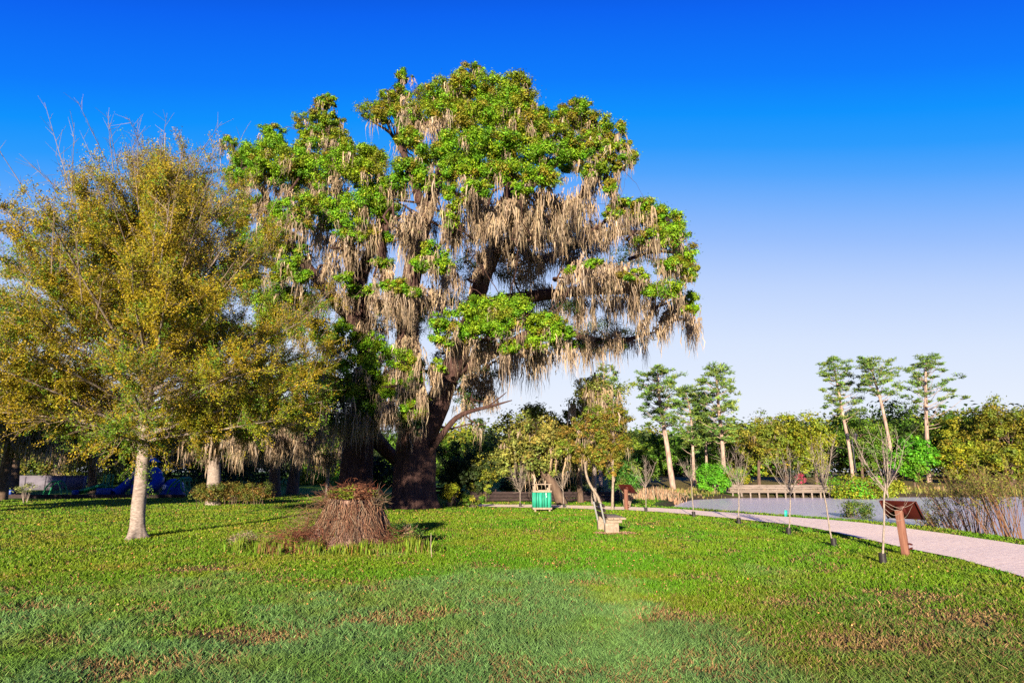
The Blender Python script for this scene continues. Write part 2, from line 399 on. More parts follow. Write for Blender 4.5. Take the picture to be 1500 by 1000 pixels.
# ground sheet to the horizon
def lines(lo, hi, st, far):
    a = np.arange(lo, hi, st); g = np.cumsum(st * 1.35 ** np.arange(1, 40)); g = g[g < far]
    return np.concatenate([(lo - g)[::-1], a, hi + g])
gx, gy = lines(-45, 80, .6, 1500), lines(-6, 95, .6, 1500)
XX, YY = np.meshgrid(gx, gy); P = np.c_[XX.ravel(), YY.ravel()]
zz = H(P)
dd = dry(np.c_[P, zz]); ins = in_poly(P, pond_poly)
far_bank = sstep(46, 50, P[:, 1]) * sstep(4, 12, P[:, 0])
colg = np.array([.055, .135, .006]) * np.ones((len(P), 1))
colg = colg * (1 - dd[:, None]) + np.array([.15, .09, .045]) * dd[:, None]
colg = np.where(far_bank[:, None] > 0, colg * (1 - far_bank[:, None]) + np.array([.16, .13, .045]) * far_bank[:, None], colg)
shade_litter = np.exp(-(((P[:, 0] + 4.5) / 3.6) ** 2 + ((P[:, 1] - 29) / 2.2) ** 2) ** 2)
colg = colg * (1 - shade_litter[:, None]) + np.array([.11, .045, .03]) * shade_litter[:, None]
colg[ins] = (.05, .04, .025)
mb = MB(); ny, nx = XX.shape
i, j = np.meshgrid(np.arange(ny - 1), np.arange(nx - 1), indexing='ij'); q = i * nx + j
mb.add(np.c_[P, zz], np.stack([q, q + 1, q + nx + 1, q + nx], -1).reshape(-1, 4), colg)
tag(mb.build('ground', M_ground, smooth=True), kind='structure')

# pond water
mb = MB(); wp = pond_poly
ctr = wp.mean(0); big = ctr + (wp - ctr) * 1.03
mb.add(np.c_[big, np.full(len(big), -.28)], [tuple(range(len(big)))])
tag(mb.build('water', M_water), kind='structure')

# crushed stone path: strips between its two edges, edges frayed
def path_edges():
    n = 220
    def resample(Q):
        Q = np.asarray(Q); s = np.r_[0, np.cumsum(np.linalg.norm(np.diff(Q, axis=0), axis=1))]
        t = np.linspace(0, s[-1], n); return np.c_[np.interp(t, s, Q[:, 0]), np.interp(t, s, Q[:, 1])]
    a = resample([(16.5, 2.5), (11, 6.6)] + path_near); b = resample([(22, 3.6), (18.6, 6.8)] + path_far)
    k = np.arange(n)
    for e, sgn, sd in ((a, -1, 3), (b, 1, 9)):
        w = (fbm(np.c_[k * .33, np.zeros(n), np.zeros(n)], 4, sd) - .5) * .5
        e[:, 1] += w * np.clip(e[:, 1] / 25, .3, 1)
    return a, b
pa, pb = path_edges()
mb = MB(); m = 7
G = pa[:, None] * (1 - np.linspace(0, 1, m)[None, :, None]) + pb[:, None] * np.linspace(0, 1, m)[None, :, None]
Q = G.reshape(-1, 2); z = H(Q) + .03
i, j = np.meshgrid(np.arange(len(pa) - 1), np.arange(m - 1), indexing='ij'); q = i * m + j
mb.add(np.c_[Q, z], np.stack([q, q + m, q + m + 1, q + 1], -1).reshape(-1, 4))
tag(mb.build('path', M_path, smooth=True), kind='structure')
path_mask = np.vstack([pa, pb[::-1]])

# ------------------------------------------------------------------ lawn: blades, weeds, fallen leaves
rng = np.random.default_rng(11)
def sample_fan(n, r0, r1, p, a0=-.98, a1=.98):
    u = rng.random(n); q = 1 - p
    r = (r0 ** q + u * (r1 ** q - r0 ** q)) ** (1 / q)
    a = a0 + (a1 - a0) * rng.random(n)
    return np.c_[r * np.sin(a), r * np.cos(a)]
N_BLADE = 900000
P = sample_fan(N_BLADE, 2.6, 46, 1.45)
P = P[~in_poly(P, path_mask)]
d = poly_dist(P, pond_poly); ins = in_poly(P, pond_poly)
far = (P[:, 1] > 40) & (P[:, 0] > 6)
P = P[~ins & ~far & (d > .25)]
dr, pz = dry(P), pale_zone(P)
clump = fbm(np.c_[P * 2.2, np.zeros(len(P))], 4, 3)
keep = rng.random(len(P)) > dr * .42
P, dr, pz, clump = P[keep], dr[keep], pz[keep], clump[keep]
n = len(P); r = np.hypot(P[:, 0], P[:, 1]); olive_zone = sstep(.8, 4.5, P[:, 0] + (fbm(np.c_[P * .6, np.zeros(n)], 3, 63) - .5) * 5) * sstep(10.5, 6.5, P[:, 1])
h = (.028 + .045 * clump + .03 * pz) * (.6 + .8 * rng.random(n)) * (1 - .45 * dr) * (1 + r * .002)
w = (.0040 + .00085 * r) * (.7 + .6 * rng.random(n))
ang = rng.random(n) * 2 * np.pi
side = np.c_[np.cos(ang), np.sin(ang), np.zeros(n)]
la = rng.random(n) * 2 * np.pi; lean = np.c_[np.cos(la), np.sin(la)] * (h * (.35 + .9 * rng.random(n)))[:, None]
base = np.c_[P, H(P) - .005]
mid = base + np.c_[lean * .35, h * .62]; tip = base + np.c_[lean, h]
V = np.stack([base - side * w[:, None] * .5, base + side * w[:, None] * .5, mid + side * w[:, None] * .42, tip, mid - side * w[:, None] * .42], 1)
big = fbm(np.c_[P * .5, np.zeros(n)], 4, 8)
G1, G2, G_PALE, GB, GY = np.array([.082, .215, .006]), np.array([.13, .235, .008]), np.array([.125, .24, .070]), np.array([.26, .165, .07]), np.array([.18, .19, .016])
k = sstep(.35, .65, big)[:, None]
col = G1 * (1 - k) + G2 * k
yl = sstep(.52, .70, fbm(np.c_[P * .9, np.zeros(n)], 3, 55))[:, None] * .55 + .30 * sstep(2, -8, P[:, :1])
col = col * (1 - yl) + GY * yl
dv = pz * (.55 + .5 * sstep(.35, .6, fbm(np.c_[P * 1.1, np.zeros(n)], 3, 44))); dv = np.minimum(dv, .95)[:, None]; col = col * (1 - dv) + G_PALE * dv  # blend towards the paler bluish foreground tone
isb = (rng.random(n) < .04 + .58 * dr + .16 * olive_zone)[:, None]
col = col * (1 - .45 * olive_zone[:, None]) + np.array([.075, .085, .012]) * .45 * olive_zone[:, None]  # darker olive-brown blades towards the near right
col = np.where(isb, GB * (.6 + .7 * rng.random((n, 1))), col)
col = np.clip(col * np.exp(1 * rng.normal(0, 1, (n, 1)) * np.interp(r, [6, 16, 40], [.22, .15, .10])[:, None]), .003, .8)
mb = MB(); ii = np.arange(n)[:, None] * 5
mb.add(V.reshape(-1, 3), np.concatenate([ii + np.array([[0, 1, 2, 4]])]), np.repeat(col, 5, 0))
mb.F.append((ii + np.array([[4, 2, 3]])))
tag(mb.build('grass', M_grass), kind='stuff')

n = 8000
P = np.vstack([sample_fan(n, 8, 38, 1.1, -.9, .25), sample_fan(1300, 7, 34, 1.3, -.2, .75)])
P = P[~in_poly(P, path_mask) & ~in_poly(P, pond_poly)]
P = P[rng.random(len(P)) < .35 + .9 * fbm(np.c_[P * .3, np.zeros(len(P))], 3, 91) ** 2]
n = len(P); mb = MB()
C = np.c_[P, H(P) + .03 + .045 * rng.random(n)]
leaves(mb, C, rdir(rng, n) * .7 + np.array([[0, -.3, .8]]), (.012 + .0015 * P[:, 1]) * (.6 + .8 * rng.random(n)), .6,
       vary(rng, (.32, .15, .05), n, .3, .2), rng)
tag(mb.build('fallen_leaves', M_litter), kind='stuff')

# ------------------------------------------------------------------ palettes
OAK_LIT = [(.13, .28, .006), (.165, .31, .007), (.19, .29, .007), (.10, .25, .006)]
OAK_OLV = [(.16, .22, .008), (.20, .22, .010), (.13, .23, .008), (.20, .17, .012)]
OAK_SHADE = [(.030, .075, .010), (.022, .06, .012), (.05, .08, .010)]  # inner crown leaves, their shade put into the leaf colour
MOSSC = np.array([(.33, .235, .155), (.39, .285, .19), (.28, .21, .16), (.36, .285, .23), (.19, .135, .10), (.24, .195, .135)])

# ------------------------------------------------------------------ live oaks
def live_oak(name_label, base_px, Y, limbs, blobs, curtains, ctr, rad, seed, bare=()):
    rng = np.random.default_rng(seed)
    b = at(*base_px, Y); org = (b[0], Y, 0)
    t = thing('live_oak', name_label, 'tree', org)
    px = Y / FPX
    dome = lambda u, v: -min(6.5, rad[2]) * math.sqrt(max(0, 1 - ((u - ctr[0]) / rad[0]) ** 2 - ((v - ctr[1]) / rad[1]) ** 2))
    # trunk and limbs
    mt, ml, nodes = MB(), MB(), []
    for li, L in enumerate(limbs):
        Pp = np.array([at(u, v, Y + d) for u, v, r, d in L]); Rr = np.array([r * px for u, v, r, d in L])
        if li == 0: Pp[0][2] = -.25
        Pp, Rr = smooth_path(Pp, Rr, .22)
        if li > 0:
            f = np.c_[np.arange(len(Pp)) * .22, np.full(len(Pp), li * 9.1), np.full(len(Pp), seed)]
            Pp[2:, 0] += (fbm(f * .7, 3, 1)[2:] - .5) * .6; Pp[2:, 1] += (fbm(f * .7, 3, 2)[2:] - .5) * 1.0
        def ridged(a, PP, R, li=li):
            q = np.stack([np.cos(a) * 3.2, np.sin(a) * 3.2, np.broadcast_to(PP[:, 2:3] * .55, a.shape)], -1).reshape(-1, 3)
            f = fbm(q + li * 7, 4, seed).reshape(a.shape)
            fl = np.exp(-np.maximum(PP[:, 2:3], 0) / .7) * (.10 + .24 * np.maximum(0, np.sin(a * 5 + seed)) ** 2) if li == 0 else 0
            return 1 + (f - .5) * .42 + fl
        tube(mt if li == 0 else ml, Pp, Rr, 28 if li == 0 else 14, disp=ridged)
        nodes += [(p, r) for p, r in zip(Pp, Rr)]
    NP = np.array([p for p, r in nodes]); NR = np.array([r for p, r in nodes])
    # leafy masses
    mf, mo, mbr = MB(), MB(), MB()
    allb = []
    for B in blobs:
        u, v, ru, rv, kind = B[:5]; dep = B[5] if len(B) > 5 else dome(u, v) + rng.normal(0, .5)
        allb.append((u, v, ru, rv, kind, dep, 1.0))
        if len(B) <= 5 and (v < ctr[1] - .1 * rad[1] or abs(u - ctr[0]) > .7 * rad[0]) and rng.random() < .8:
            allb.append((u + rng.normal(0, 14), v + rng.normal(0, 10) + 8, ru * .95, rv * .9, kind, -dep * .7 + rng.random() * 2, .75))
    allb.sort(key=lambda B: np.min(np.linalg.norm(NP - at(B[0], B[1], Y + B[5]), axis=1)))
    for u, v, ru, rv, kind, dep, dens in allb:
        Yd = Y + dep; c = at(u, v, Yd); s = Yd / FPX
        r = np.array([ru * s, (ru + rv) * .5 * s, rv * s])
        pal = {'g': OAK_LIT * 3 + OAK_OLV, 'o': OAK_OLV * 3 + OAK_LIT, 'd': OAK_SHADE, 'm': OAK_LIT + OAK_OLV}[kind]
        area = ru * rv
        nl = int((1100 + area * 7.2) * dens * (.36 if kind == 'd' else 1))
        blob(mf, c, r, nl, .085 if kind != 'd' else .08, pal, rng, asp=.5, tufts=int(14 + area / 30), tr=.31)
        # branch to the nearest limb
        dist = np.linalg.norm(NP - c, axis=1) + np.maximum(0, NP[:, 2] - c[2]) * 1.2 + np.where(NR < .022, 2.5, 0)
        k = int(np.argmin(dist)); p0 = NP[k]; L = np.linalg.norm(c - p0)
        r0 = min(NR[k] * .7, .03 + .022 * L)
        mid = (p0 + c) / 2 + np.array([rng.normal(0, .08), rng.normal(0, .08), -.06]) * L
        Pp, Rr = smooth_path([p0, mid, c + np.array([0, 0, r[2] * .3])], [r0, r0 * .6, .012], .25)
        fq = np.linspace(0, 1, len(Pp)); Pp = Pp + np.cumsum(rng.normal(0, .05, (len(Pp), 3)), 0) * np.sin(fq * np.pi)[:, None]
        tube(mbr, Pp, Rr, 6); NP = np.vstack([NP, Pp[1::2]]); NR = np.r_[NR, Rr[1::2]]
        e = c + rdir(rng, 9) * r * .9; e[:, 2] += r[2] * .15
        twigs(mbr, np.repeat((c * .7 + mid * .3)[None], 9, 0), e, .022, .006)
        # moss under the mass
        nh = int((1.5 + ru * .17) * dens * (1.0 if kind != 'g' else .6) * (.55 if v < ctr[1] - .35 * rad[1] else 1))
        for _ in range(nh):
            a = c + rng.normal(0, .48, 3) * r * np.array([1, 1, .2]); a[2] = c[2] - r[2] * (.15 + .5 * rng.random())
            Lh = (.35 + 1.5 * rng.random() ** 2); m = int(14 + 12 * rng.random())
            A = a + rng.normal(0, .10, (m, 3)) * np.array([1, 1, .9])
            moss(mo, A, Lh * (.2 + .8 * rng.random(m)), .024 + .036 * rng.random(m), rng, MOSSC)
    for Cn in curtains:
        u, v0, v1, wd = Cn[:4]; dep = Cn[4] if len(Cn) > 4 else dome(u, (v0 + v1) / 2) * .8
        Yd = Y + dep; s = Yd / FPX; nh = int(2 + wd * .23)
        c = at(u, v0, Yd)
        wig = np.linspace(-1, 1, 7)
        Pp = c + np.c_[wig * wd * s * .55, rng.normal(0, .25, 7), -.25 * wig ** 2 + rng.normal(0, .12, 7)]
        tube(mbr, Pp, np.linspace(.05, .015, 7) , 5)
        dist = np.linalg.norm(NP - Pp[0], axis=1) + 1.2 * np.maximum(0, Pp[0][2] - NP[:, 2]) + np.where(NR < .02, 1.5, 0); k = int(np.argmin(dist))
        tube(mbr, *smooth_path([NP[k], (NP[k] + Pp[0]) / 2 + rng.normal(0, .25, 3), Pp[0]], [min(.09, NR[k] * .7), .06, .05], .4), 5)
        for _ in range(nh):
            f = rng.random() * 2 - 1
            a = c + np.array([f * wd * s * .5, rng.normal(0, .5), -.25 * f * f + rng.normal(0, .15)])
            Lh = (v1 - v0) * s * (.45 + .6 * rng.random()) * (1 - .25 * abs(f)); m = int(20 + 18 * rng.random())
            A = a + rng.normal(0, .11, (m, 3)) * np.array([1, 1, 1.3])
            moss(mo, A, Lh * (.12 + .88 * rng.random(m)), .028 + .045 * rng.random(m), rng, MOSSC, segs=6)
    for Lb in bare:
        Pp = np.array([at(u, v, Y + d) for u, v, r, d in Lb]); Pp, Rr = smooth_path(Pp, [r * px for u, v, r, d in Lb], .3)
        tube(mbr, Pp, Rr, 6)
    mt.build('trunk', M_oakbark, t, org, smooth=True); lo = ml.build('limbs', M_oakbark, t, org, smooth=True)
    mbr.build('branches', M_oakbark, lo, org, smooth=True)
    mf.build('foliage', M_oakleaf, t, org); mo.build('spanish_moss', M_moss, t, org)
    return t

oak1_blobs = [
 (592,113,14,11,'o'),(585,140,18,15,'o'),(566,170,24,20,'o'),(600,172,34,24,'o'),(640,138,30,22,'o'),(655,165,40,28,'o'),(690,105,22,13,'o'),(682,128,30,20,'o'),
 (722,128,32,22,'o'),(756,128,26,24,'o'),(768,152,22,22,'o'),(735,160,45,28,'m'),(700,175,40,25,'o'),(775,185,34,20,'o'),(845,156,24,15,'o'),(832,172,28,18,'o'),(868,182,26,18,'o'),
 (900,192,26,16,'o'),(912,212,16,13,'o'),(806,196,34,20,'o'),(850,205,36,20,'o'),(880,222,26,18,'m'),(905,240,14,18,'o'),(893,275,11,16,'m'),(872,250,20,16,'m'),
 (680,215,40,24,'g'),(722,212,42,26,'g'),(765,222,40,24,'g'),(806,228,32,22,'g'),(840,238,22,20,'g'),(700,248,38,22,'g'),(748,254,40,20,'g'),(795,258,30,16,'g'),(662,250,24,22,'g'),
 (668,288,18,20,'g'),(660,318,15,20,'g'),(702,278,26,14,'g'),(765,276,20,16,'g'),(600,250,30,22,'g'),(625,268,22,18,'g'),(580,268,24,16,'g'),(628,225,26,18,'m'),(600,205,22,20,'o'),
 (915,305,24,14,'m'),(945,312,34,20,'m'),(975,322,28,20,'m'),(940,300,14,12,'o'),(990,345,22,20,'m'),(965,348,34,18,'m'),(1003,375,20,22,'m'),(985,388,26,16,'o'),(1010,400,14,18,'o'),
 (975,425,34,14,'g'),(1004,440,18,14,'g'),(1010,455,13,8,'g'),(930,405,26,10,'m'),(868,387,16,8,'g'),(835,396,9,7,'g'),(948,425,20,12,'g'),(898,312,14,12,'m'),
 (700,455,34,22,'g'),(735,448,36,20,'g'),(765,462,30,22,'g'),(730,478,40,20,'g'),(690,488,24,16,'g'),(655,472,26,18,'g'),(648,498,18,16,'g'),(795,475,28,20,'g'),(822,482,20,20,'g'),(790,500,26,16,'g'),(832,502,13,12,'g'),(745,510,16,14,'g'),
 (636,372,24,18,'g'),(622,390,20,14,'g'),(650,390,16,14,'g'),(586,422,22,12,'g'),(570,418,14,10,'g'),(605,428,14,10,'g'),
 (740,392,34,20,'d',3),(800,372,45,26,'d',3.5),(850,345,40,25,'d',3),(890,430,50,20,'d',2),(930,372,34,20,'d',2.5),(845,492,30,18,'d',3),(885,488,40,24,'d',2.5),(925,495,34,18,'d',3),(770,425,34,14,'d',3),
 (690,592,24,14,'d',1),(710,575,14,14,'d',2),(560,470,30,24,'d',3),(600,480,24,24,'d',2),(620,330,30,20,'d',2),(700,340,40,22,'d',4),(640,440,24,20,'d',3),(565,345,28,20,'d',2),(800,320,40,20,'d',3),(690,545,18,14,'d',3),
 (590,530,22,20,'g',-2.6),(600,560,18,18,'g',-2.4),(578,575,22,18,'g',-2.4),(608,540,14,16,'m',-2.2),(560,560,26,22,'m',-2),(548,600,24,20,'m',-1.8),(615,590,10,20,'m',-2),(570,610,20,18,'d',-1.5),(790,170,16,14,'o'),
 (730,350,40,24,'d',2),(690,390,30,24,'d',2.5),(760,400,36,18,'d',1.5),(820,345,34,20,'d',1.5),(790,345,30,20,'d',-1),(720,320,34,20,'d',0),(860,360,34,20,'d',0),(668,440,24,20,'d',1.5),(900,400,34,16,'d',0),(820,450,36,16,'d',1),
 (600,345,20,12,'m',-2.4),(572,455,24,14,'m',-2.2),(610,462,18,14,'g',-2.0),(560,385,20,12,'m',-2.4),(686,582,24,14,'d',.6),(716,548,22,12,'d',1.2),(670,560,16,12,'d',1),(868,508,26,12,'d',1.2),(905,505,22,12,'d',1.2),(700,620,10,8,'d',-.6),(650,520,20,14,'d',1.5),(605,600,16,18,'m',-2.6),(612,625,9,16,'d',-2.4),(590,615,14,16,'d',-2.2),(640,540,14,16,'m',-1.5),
 (520,540,34,24,'m',-2.5),(500,570,34,24,'m',-2.5),(540,570,30,20,'d',-2),(520,600,36,22,'d',-2),(480,610,34,22,'d',-2.2),(460,580,34,22,'m',-2.5),(470,545,24,18,'m',-2),
]
oak1_curtains = [
 (592,432,492,44),(560,438,480,24),(605,315,362,46),(590,330,370,30),(640,300,345,20),(668,332,425,20),(655,345,395,16),(700,285,360,26),(690,275,400,20),(735,300,385,40),(760,290,395,34),(792,300,392,10),
 (790,285,345,40),(825,290,360,36),(850,300,372,44),(870,245,305,20),(862,270,335,24),(880,330,390,36),(840,395,455,50),(870,395,462,50),(905,395,475,48),(935,410,490,34),(960,440,485,34),(900,335,380,40),
 (940,350,395,50),(985,455,512,30),(1005,462,520,18),(1017,478,540,10),(970,470,525,14),(945,470,530,12),(700,500,560,12),(675,490,560,16),(660,505,540,20),(720,495,545,26),(760,510,570,30),(790,515,575,18),(812,510,545,12),
 (600,165,215,34),(640,180,240,40),(605,185,230,24),(700,190,225,30),(890,255,290,12),(595,445,500,30),(630,430,480,24),(780,355,395,60,2),(830,375,430,60,1.5),(740,365,410,40,2.5),(700,375,430,40,2),(800,425,480,60,2),(850,440,520,60,1.5),(910,440,510,50,1.5),
 (600,500,580,30,-2.2),(585,540,620,30,-2.0),(612,560,610,14,-2),(560,600,660,40,-1.5),(535,610,670,40,-1.5),(500,610,680,50,-1),(690,560,590,34,1),(720,580,610,20,.5),(665,330,370,30),(715,330,400,30),(820,310,400,30),(770,330,380,40),(640,390,440,20),(505,560,600,40,-1.5),
 (600,340,440,36,-2.6),(562,400,470,26,-2.6),(640,430,520,22,-1.8),(612,440,520,26,-2),(545,330,400,30,-2.4),(700,520,598,36,1),(740,525,600,34,.6),(785,515,592,30,.6),(828,505,585,26,.5),(868,500,562,34,1),(655,560,625,14,.4),(905,490,550,26,.6),(760,500,590,40,2),(712,560,612,24,1.5),(596,560,650,24,-2.6),(606,520,600,20,-2.6),(575,590,670,24,-2.2),(640,540,590,14,-1.4),(618,575,640,12,-2.4),
 (720,300,400,60,-1.2),(760,310,395,50,-.8),(800,320,420,50,-.8),(690,310,400,40,-1),(735,370,430,50,0),(780,380,440,40,0),(850,330,400,50,-1),(880,390,470,40,-.5),(660,400,470,26,0),(700,400,450,30,0),
]
oak1_limbs = [
 [(607,752,32,0),(606,728,30,0),(606,700,29,0),(608,665,28,0),(611,630,25,0),(607,590,20,0),(600,540,18,0),(597,490,16,-.4),(600,430,14,-.8),(612,360,12,-1),(632,290,9,-1),(655,220,6,-1),(680,140,3,-1)],
 [(614,640,24,0),(636,600,19,.4),(656,555,17,.8),(676,500,15,.8),(696,440,13,.5),(716,380,11,.2),(738,310,9,0),(752,230,6,-.5),(745,150,3,-.5)],
 [(692,455,12,.6),(740,440,10,1.2),(800,432,9,1.0),(860,424,7,.4),(920,425,5,-.5),(985,428,2.5,-1)],
 [(660,548,12,.8),(700,525,10,1.5),(755,500,8.5,2),(810,478,7,2.2),(850,490,5.5,2.2),(900,500,4,2),(950,488,2,1.5)],
 [(718,375,10,.2),(775,340,8,-.4),(835,300,6,-1),(880,255,4,-1.2),(900,205,2,-1.2)],
 [(600,470,12,-.4),(575,425,9,-1.5),(560,380,7,-2.2),(565,320,5,-2.4),(585,260,3,-2.2)],
 [(625,320,9,-1),(610,270,7,-1),(590,220,5,-.8),(575,160,3.5,-.5),(590,112,1.5,-.5)],
 [(736,320,8,0),(790,260,6,-1.5),(830,215,4,-1.5),(848,160,2,-1.5)],
 [(690,470,10,-.2),(715,465,8,-2.5),(745,455,6,-4.5),(790,470,3,-5.2)],
 [(740,300,8,1),(780,380,7,2.5),(860,352,6,2.5),(930,340,4,1),(985,345,2,0)],
 [(600,560,12,-.4),(560,560,9,-1.4),(520,565,6,-2.2),(470,575,3,-2.4)],
]
live_oak('huge live oak draped in grey moss, the thick dark trunk right of the shaggy stump', (607, 745), 28.0, oak1_limbs, oak1_blobs, oak1_curtains,
         (770, 330), (300, 290, 6.5), 21,
         bare=[[(626,668,6.6,-.2),(634,655,5.6,-.4),(648,636,4.8,-.5),(668,612,3.8,-.6),(690,602,3,-.6),(722,594,1.9,-.8),(750,586,.7,-1)],[(715,595,1.4,-.7),(735,580,.9,-1),(742,574,.5,-1.1)],[(700,600,1.2,-.6),(690,585,.8,-.4),(694,570,.4,-.3)],[(680,607,1.2,-.6),(700,622,.8,-.8),(715,618,.4,-.8)],[(612,262,6,-1.6),(585,215,4,-1.8),(572,195,2.5,-1.8),(545,178,1.2,-1.9)],[(575,200,2.2,-1.8),(560,160,1.2,-1.6),(556,146,.8,-1.6)],[(1000,372,2,-1),(960,368,2.6,-1),(920,380,3,-.5)]])

oak2_blobs = [
 (370,300,30,22,'m',-1),(395,370,30,24,'m',-1),(365,350,30,24,'g',-.5),(380,430,34,26,'m',-1),(440,440,28,22,'g',-1.5),(350,400,34,28,'m',-.5),(345,320,28,24,'g',-.5),(430,360,22,18,'g',-1.5),(400,450,30,24,'g',-1),(370,500,40,28,'m',-.5),
 (338,212,15,12,'g'),(350,230,22,18,'g'),(375,228,26,20,'g'),(402,195,16,14,'g'),(400,218,28,24,'g'),(432,235,32,24,'m'),(466,152,12,12,'o'),(484,150,10,14,'o'),(470,175,18,16,'o'),(492,178,14,14,'o'),(448,192,16,12,'m'),
 (480,205,30,20,'o'),(452,220,26,20,'m'),(508,208,12,8,'o'),(520,225,30,18,'m'),(545,232,26,18,'o'),(500,240,36,22,'m'),(535,255,36,22,'o'),(470,250,36,22,'g'),(425,262,34,22,'g'),(388,252,30,20,'g'),(366,262,22,18,'g'),
 (345,255,18,14,'m'),(530,300,40,20,'g'),(560,310,30,22,'g'),(500,320,36,20,'g'),(465,300,26,16,'g'),(440,300,24,16,'m'),(415,310,24,18,'g'),(440,325,28,16,'g'),(520,338,34,16,'g'),(550,345,26,14,'g'),(400,335,22,18,'m'),(480,275,26,14,'m'),
 (555,280,22,14,'m'),(505,410,14,16,'g'),(520,430,12,14,'g'),(545,425,12,10,'g'),(425,385,18,14,'g'),(440,405,16,14,'g'),(410,400,20,18,'m'),(445,370,14,12,'m'),
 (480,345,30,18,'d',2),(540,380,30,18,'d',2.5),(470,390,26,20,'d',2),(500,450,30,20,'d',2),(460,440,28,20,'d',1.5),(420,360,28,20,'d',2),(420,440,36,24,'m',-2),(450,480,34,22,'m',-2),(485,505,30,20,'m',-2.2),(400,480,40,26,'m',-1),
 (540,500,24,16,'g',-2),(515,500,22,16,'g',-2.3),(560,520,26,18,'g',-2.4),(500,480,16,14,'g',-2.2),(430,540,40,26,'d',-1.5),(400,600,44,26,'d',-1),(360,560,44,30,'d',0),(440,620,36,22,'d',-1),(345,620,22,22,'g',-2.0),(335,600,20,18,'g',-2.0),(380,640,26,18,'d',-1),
]
oak2_curtains = [
 (472,325,432,9),(450,325,385,10),(448,305,340,14),(510,365,425,10),(520,368,450,12),(545,352,390,22),(500,352,395,24),(558,355,395,10),(480,400,440,14),(465,405,465,10),(488,375,445,14),(430,290,330,20),(400,260,310,18),(460,250,300,24),
 (505,275,300,14),(478,220,262,14),(490,215,262,10),(535,270,292,30),(545,430,490,18),(570,320,365,18),(420,330,365,12),(455,440,500,12),(505,430,478,14),(548,470,520,16,-1),(530,480,540,30,-1),
 (400,640,690,50,-.5),(430,640,700,40,-.5),(465,640,690,40,-.5),(370,630,690,30,-.5),(345,630,700,20,-1.5),(385,300,350,14),(475,350,400,40,1.5),(525,395,450,40,1.5),(440,400,450,40,1.5),(560,440,490,16),
]
oak2_limbs = [
 [(522,745,27,0),(521,722,25,0),(521,690,22,0),(524,655,21,0),(530,610,18,0),(536,560,16,0),(536,500,14,0),(527,440,12,-.2),(512,370,10,-.5),(498,300,7.5,-.8),(486,240,5,-.8),(476,160,2.5,-.8)],
 [(534,490,11,0),(490,440,9,-1.2),(440,380,7,-2),(400,310,5,-2.2),(360,245,3,-2)],
 [(520,420,10,-.2),(548,360,8,-1.2),(560,305,6,-1.6),(548,240,3,-1.4)],
 [(500,320,7,-.8),(470,290,6,-1.6),(440,255,4,-2),(405,205,2,-2)],
 [(530,620,14,.4),(565,660,10,.8),(590,690,7,1.5)],
 [(532,590,11,-.4),(490,560,8,-1.5),(440,560,6,-2),(395,580,4,-1.5)],
]
live_oak('mossy live oak with ragged reddish trunk rising directly behind the stump', (522, 742), 29.5, oak2_limbs, oak2_blobs, oak2_curtains, (470, 330), (150, 200, 5), 34)

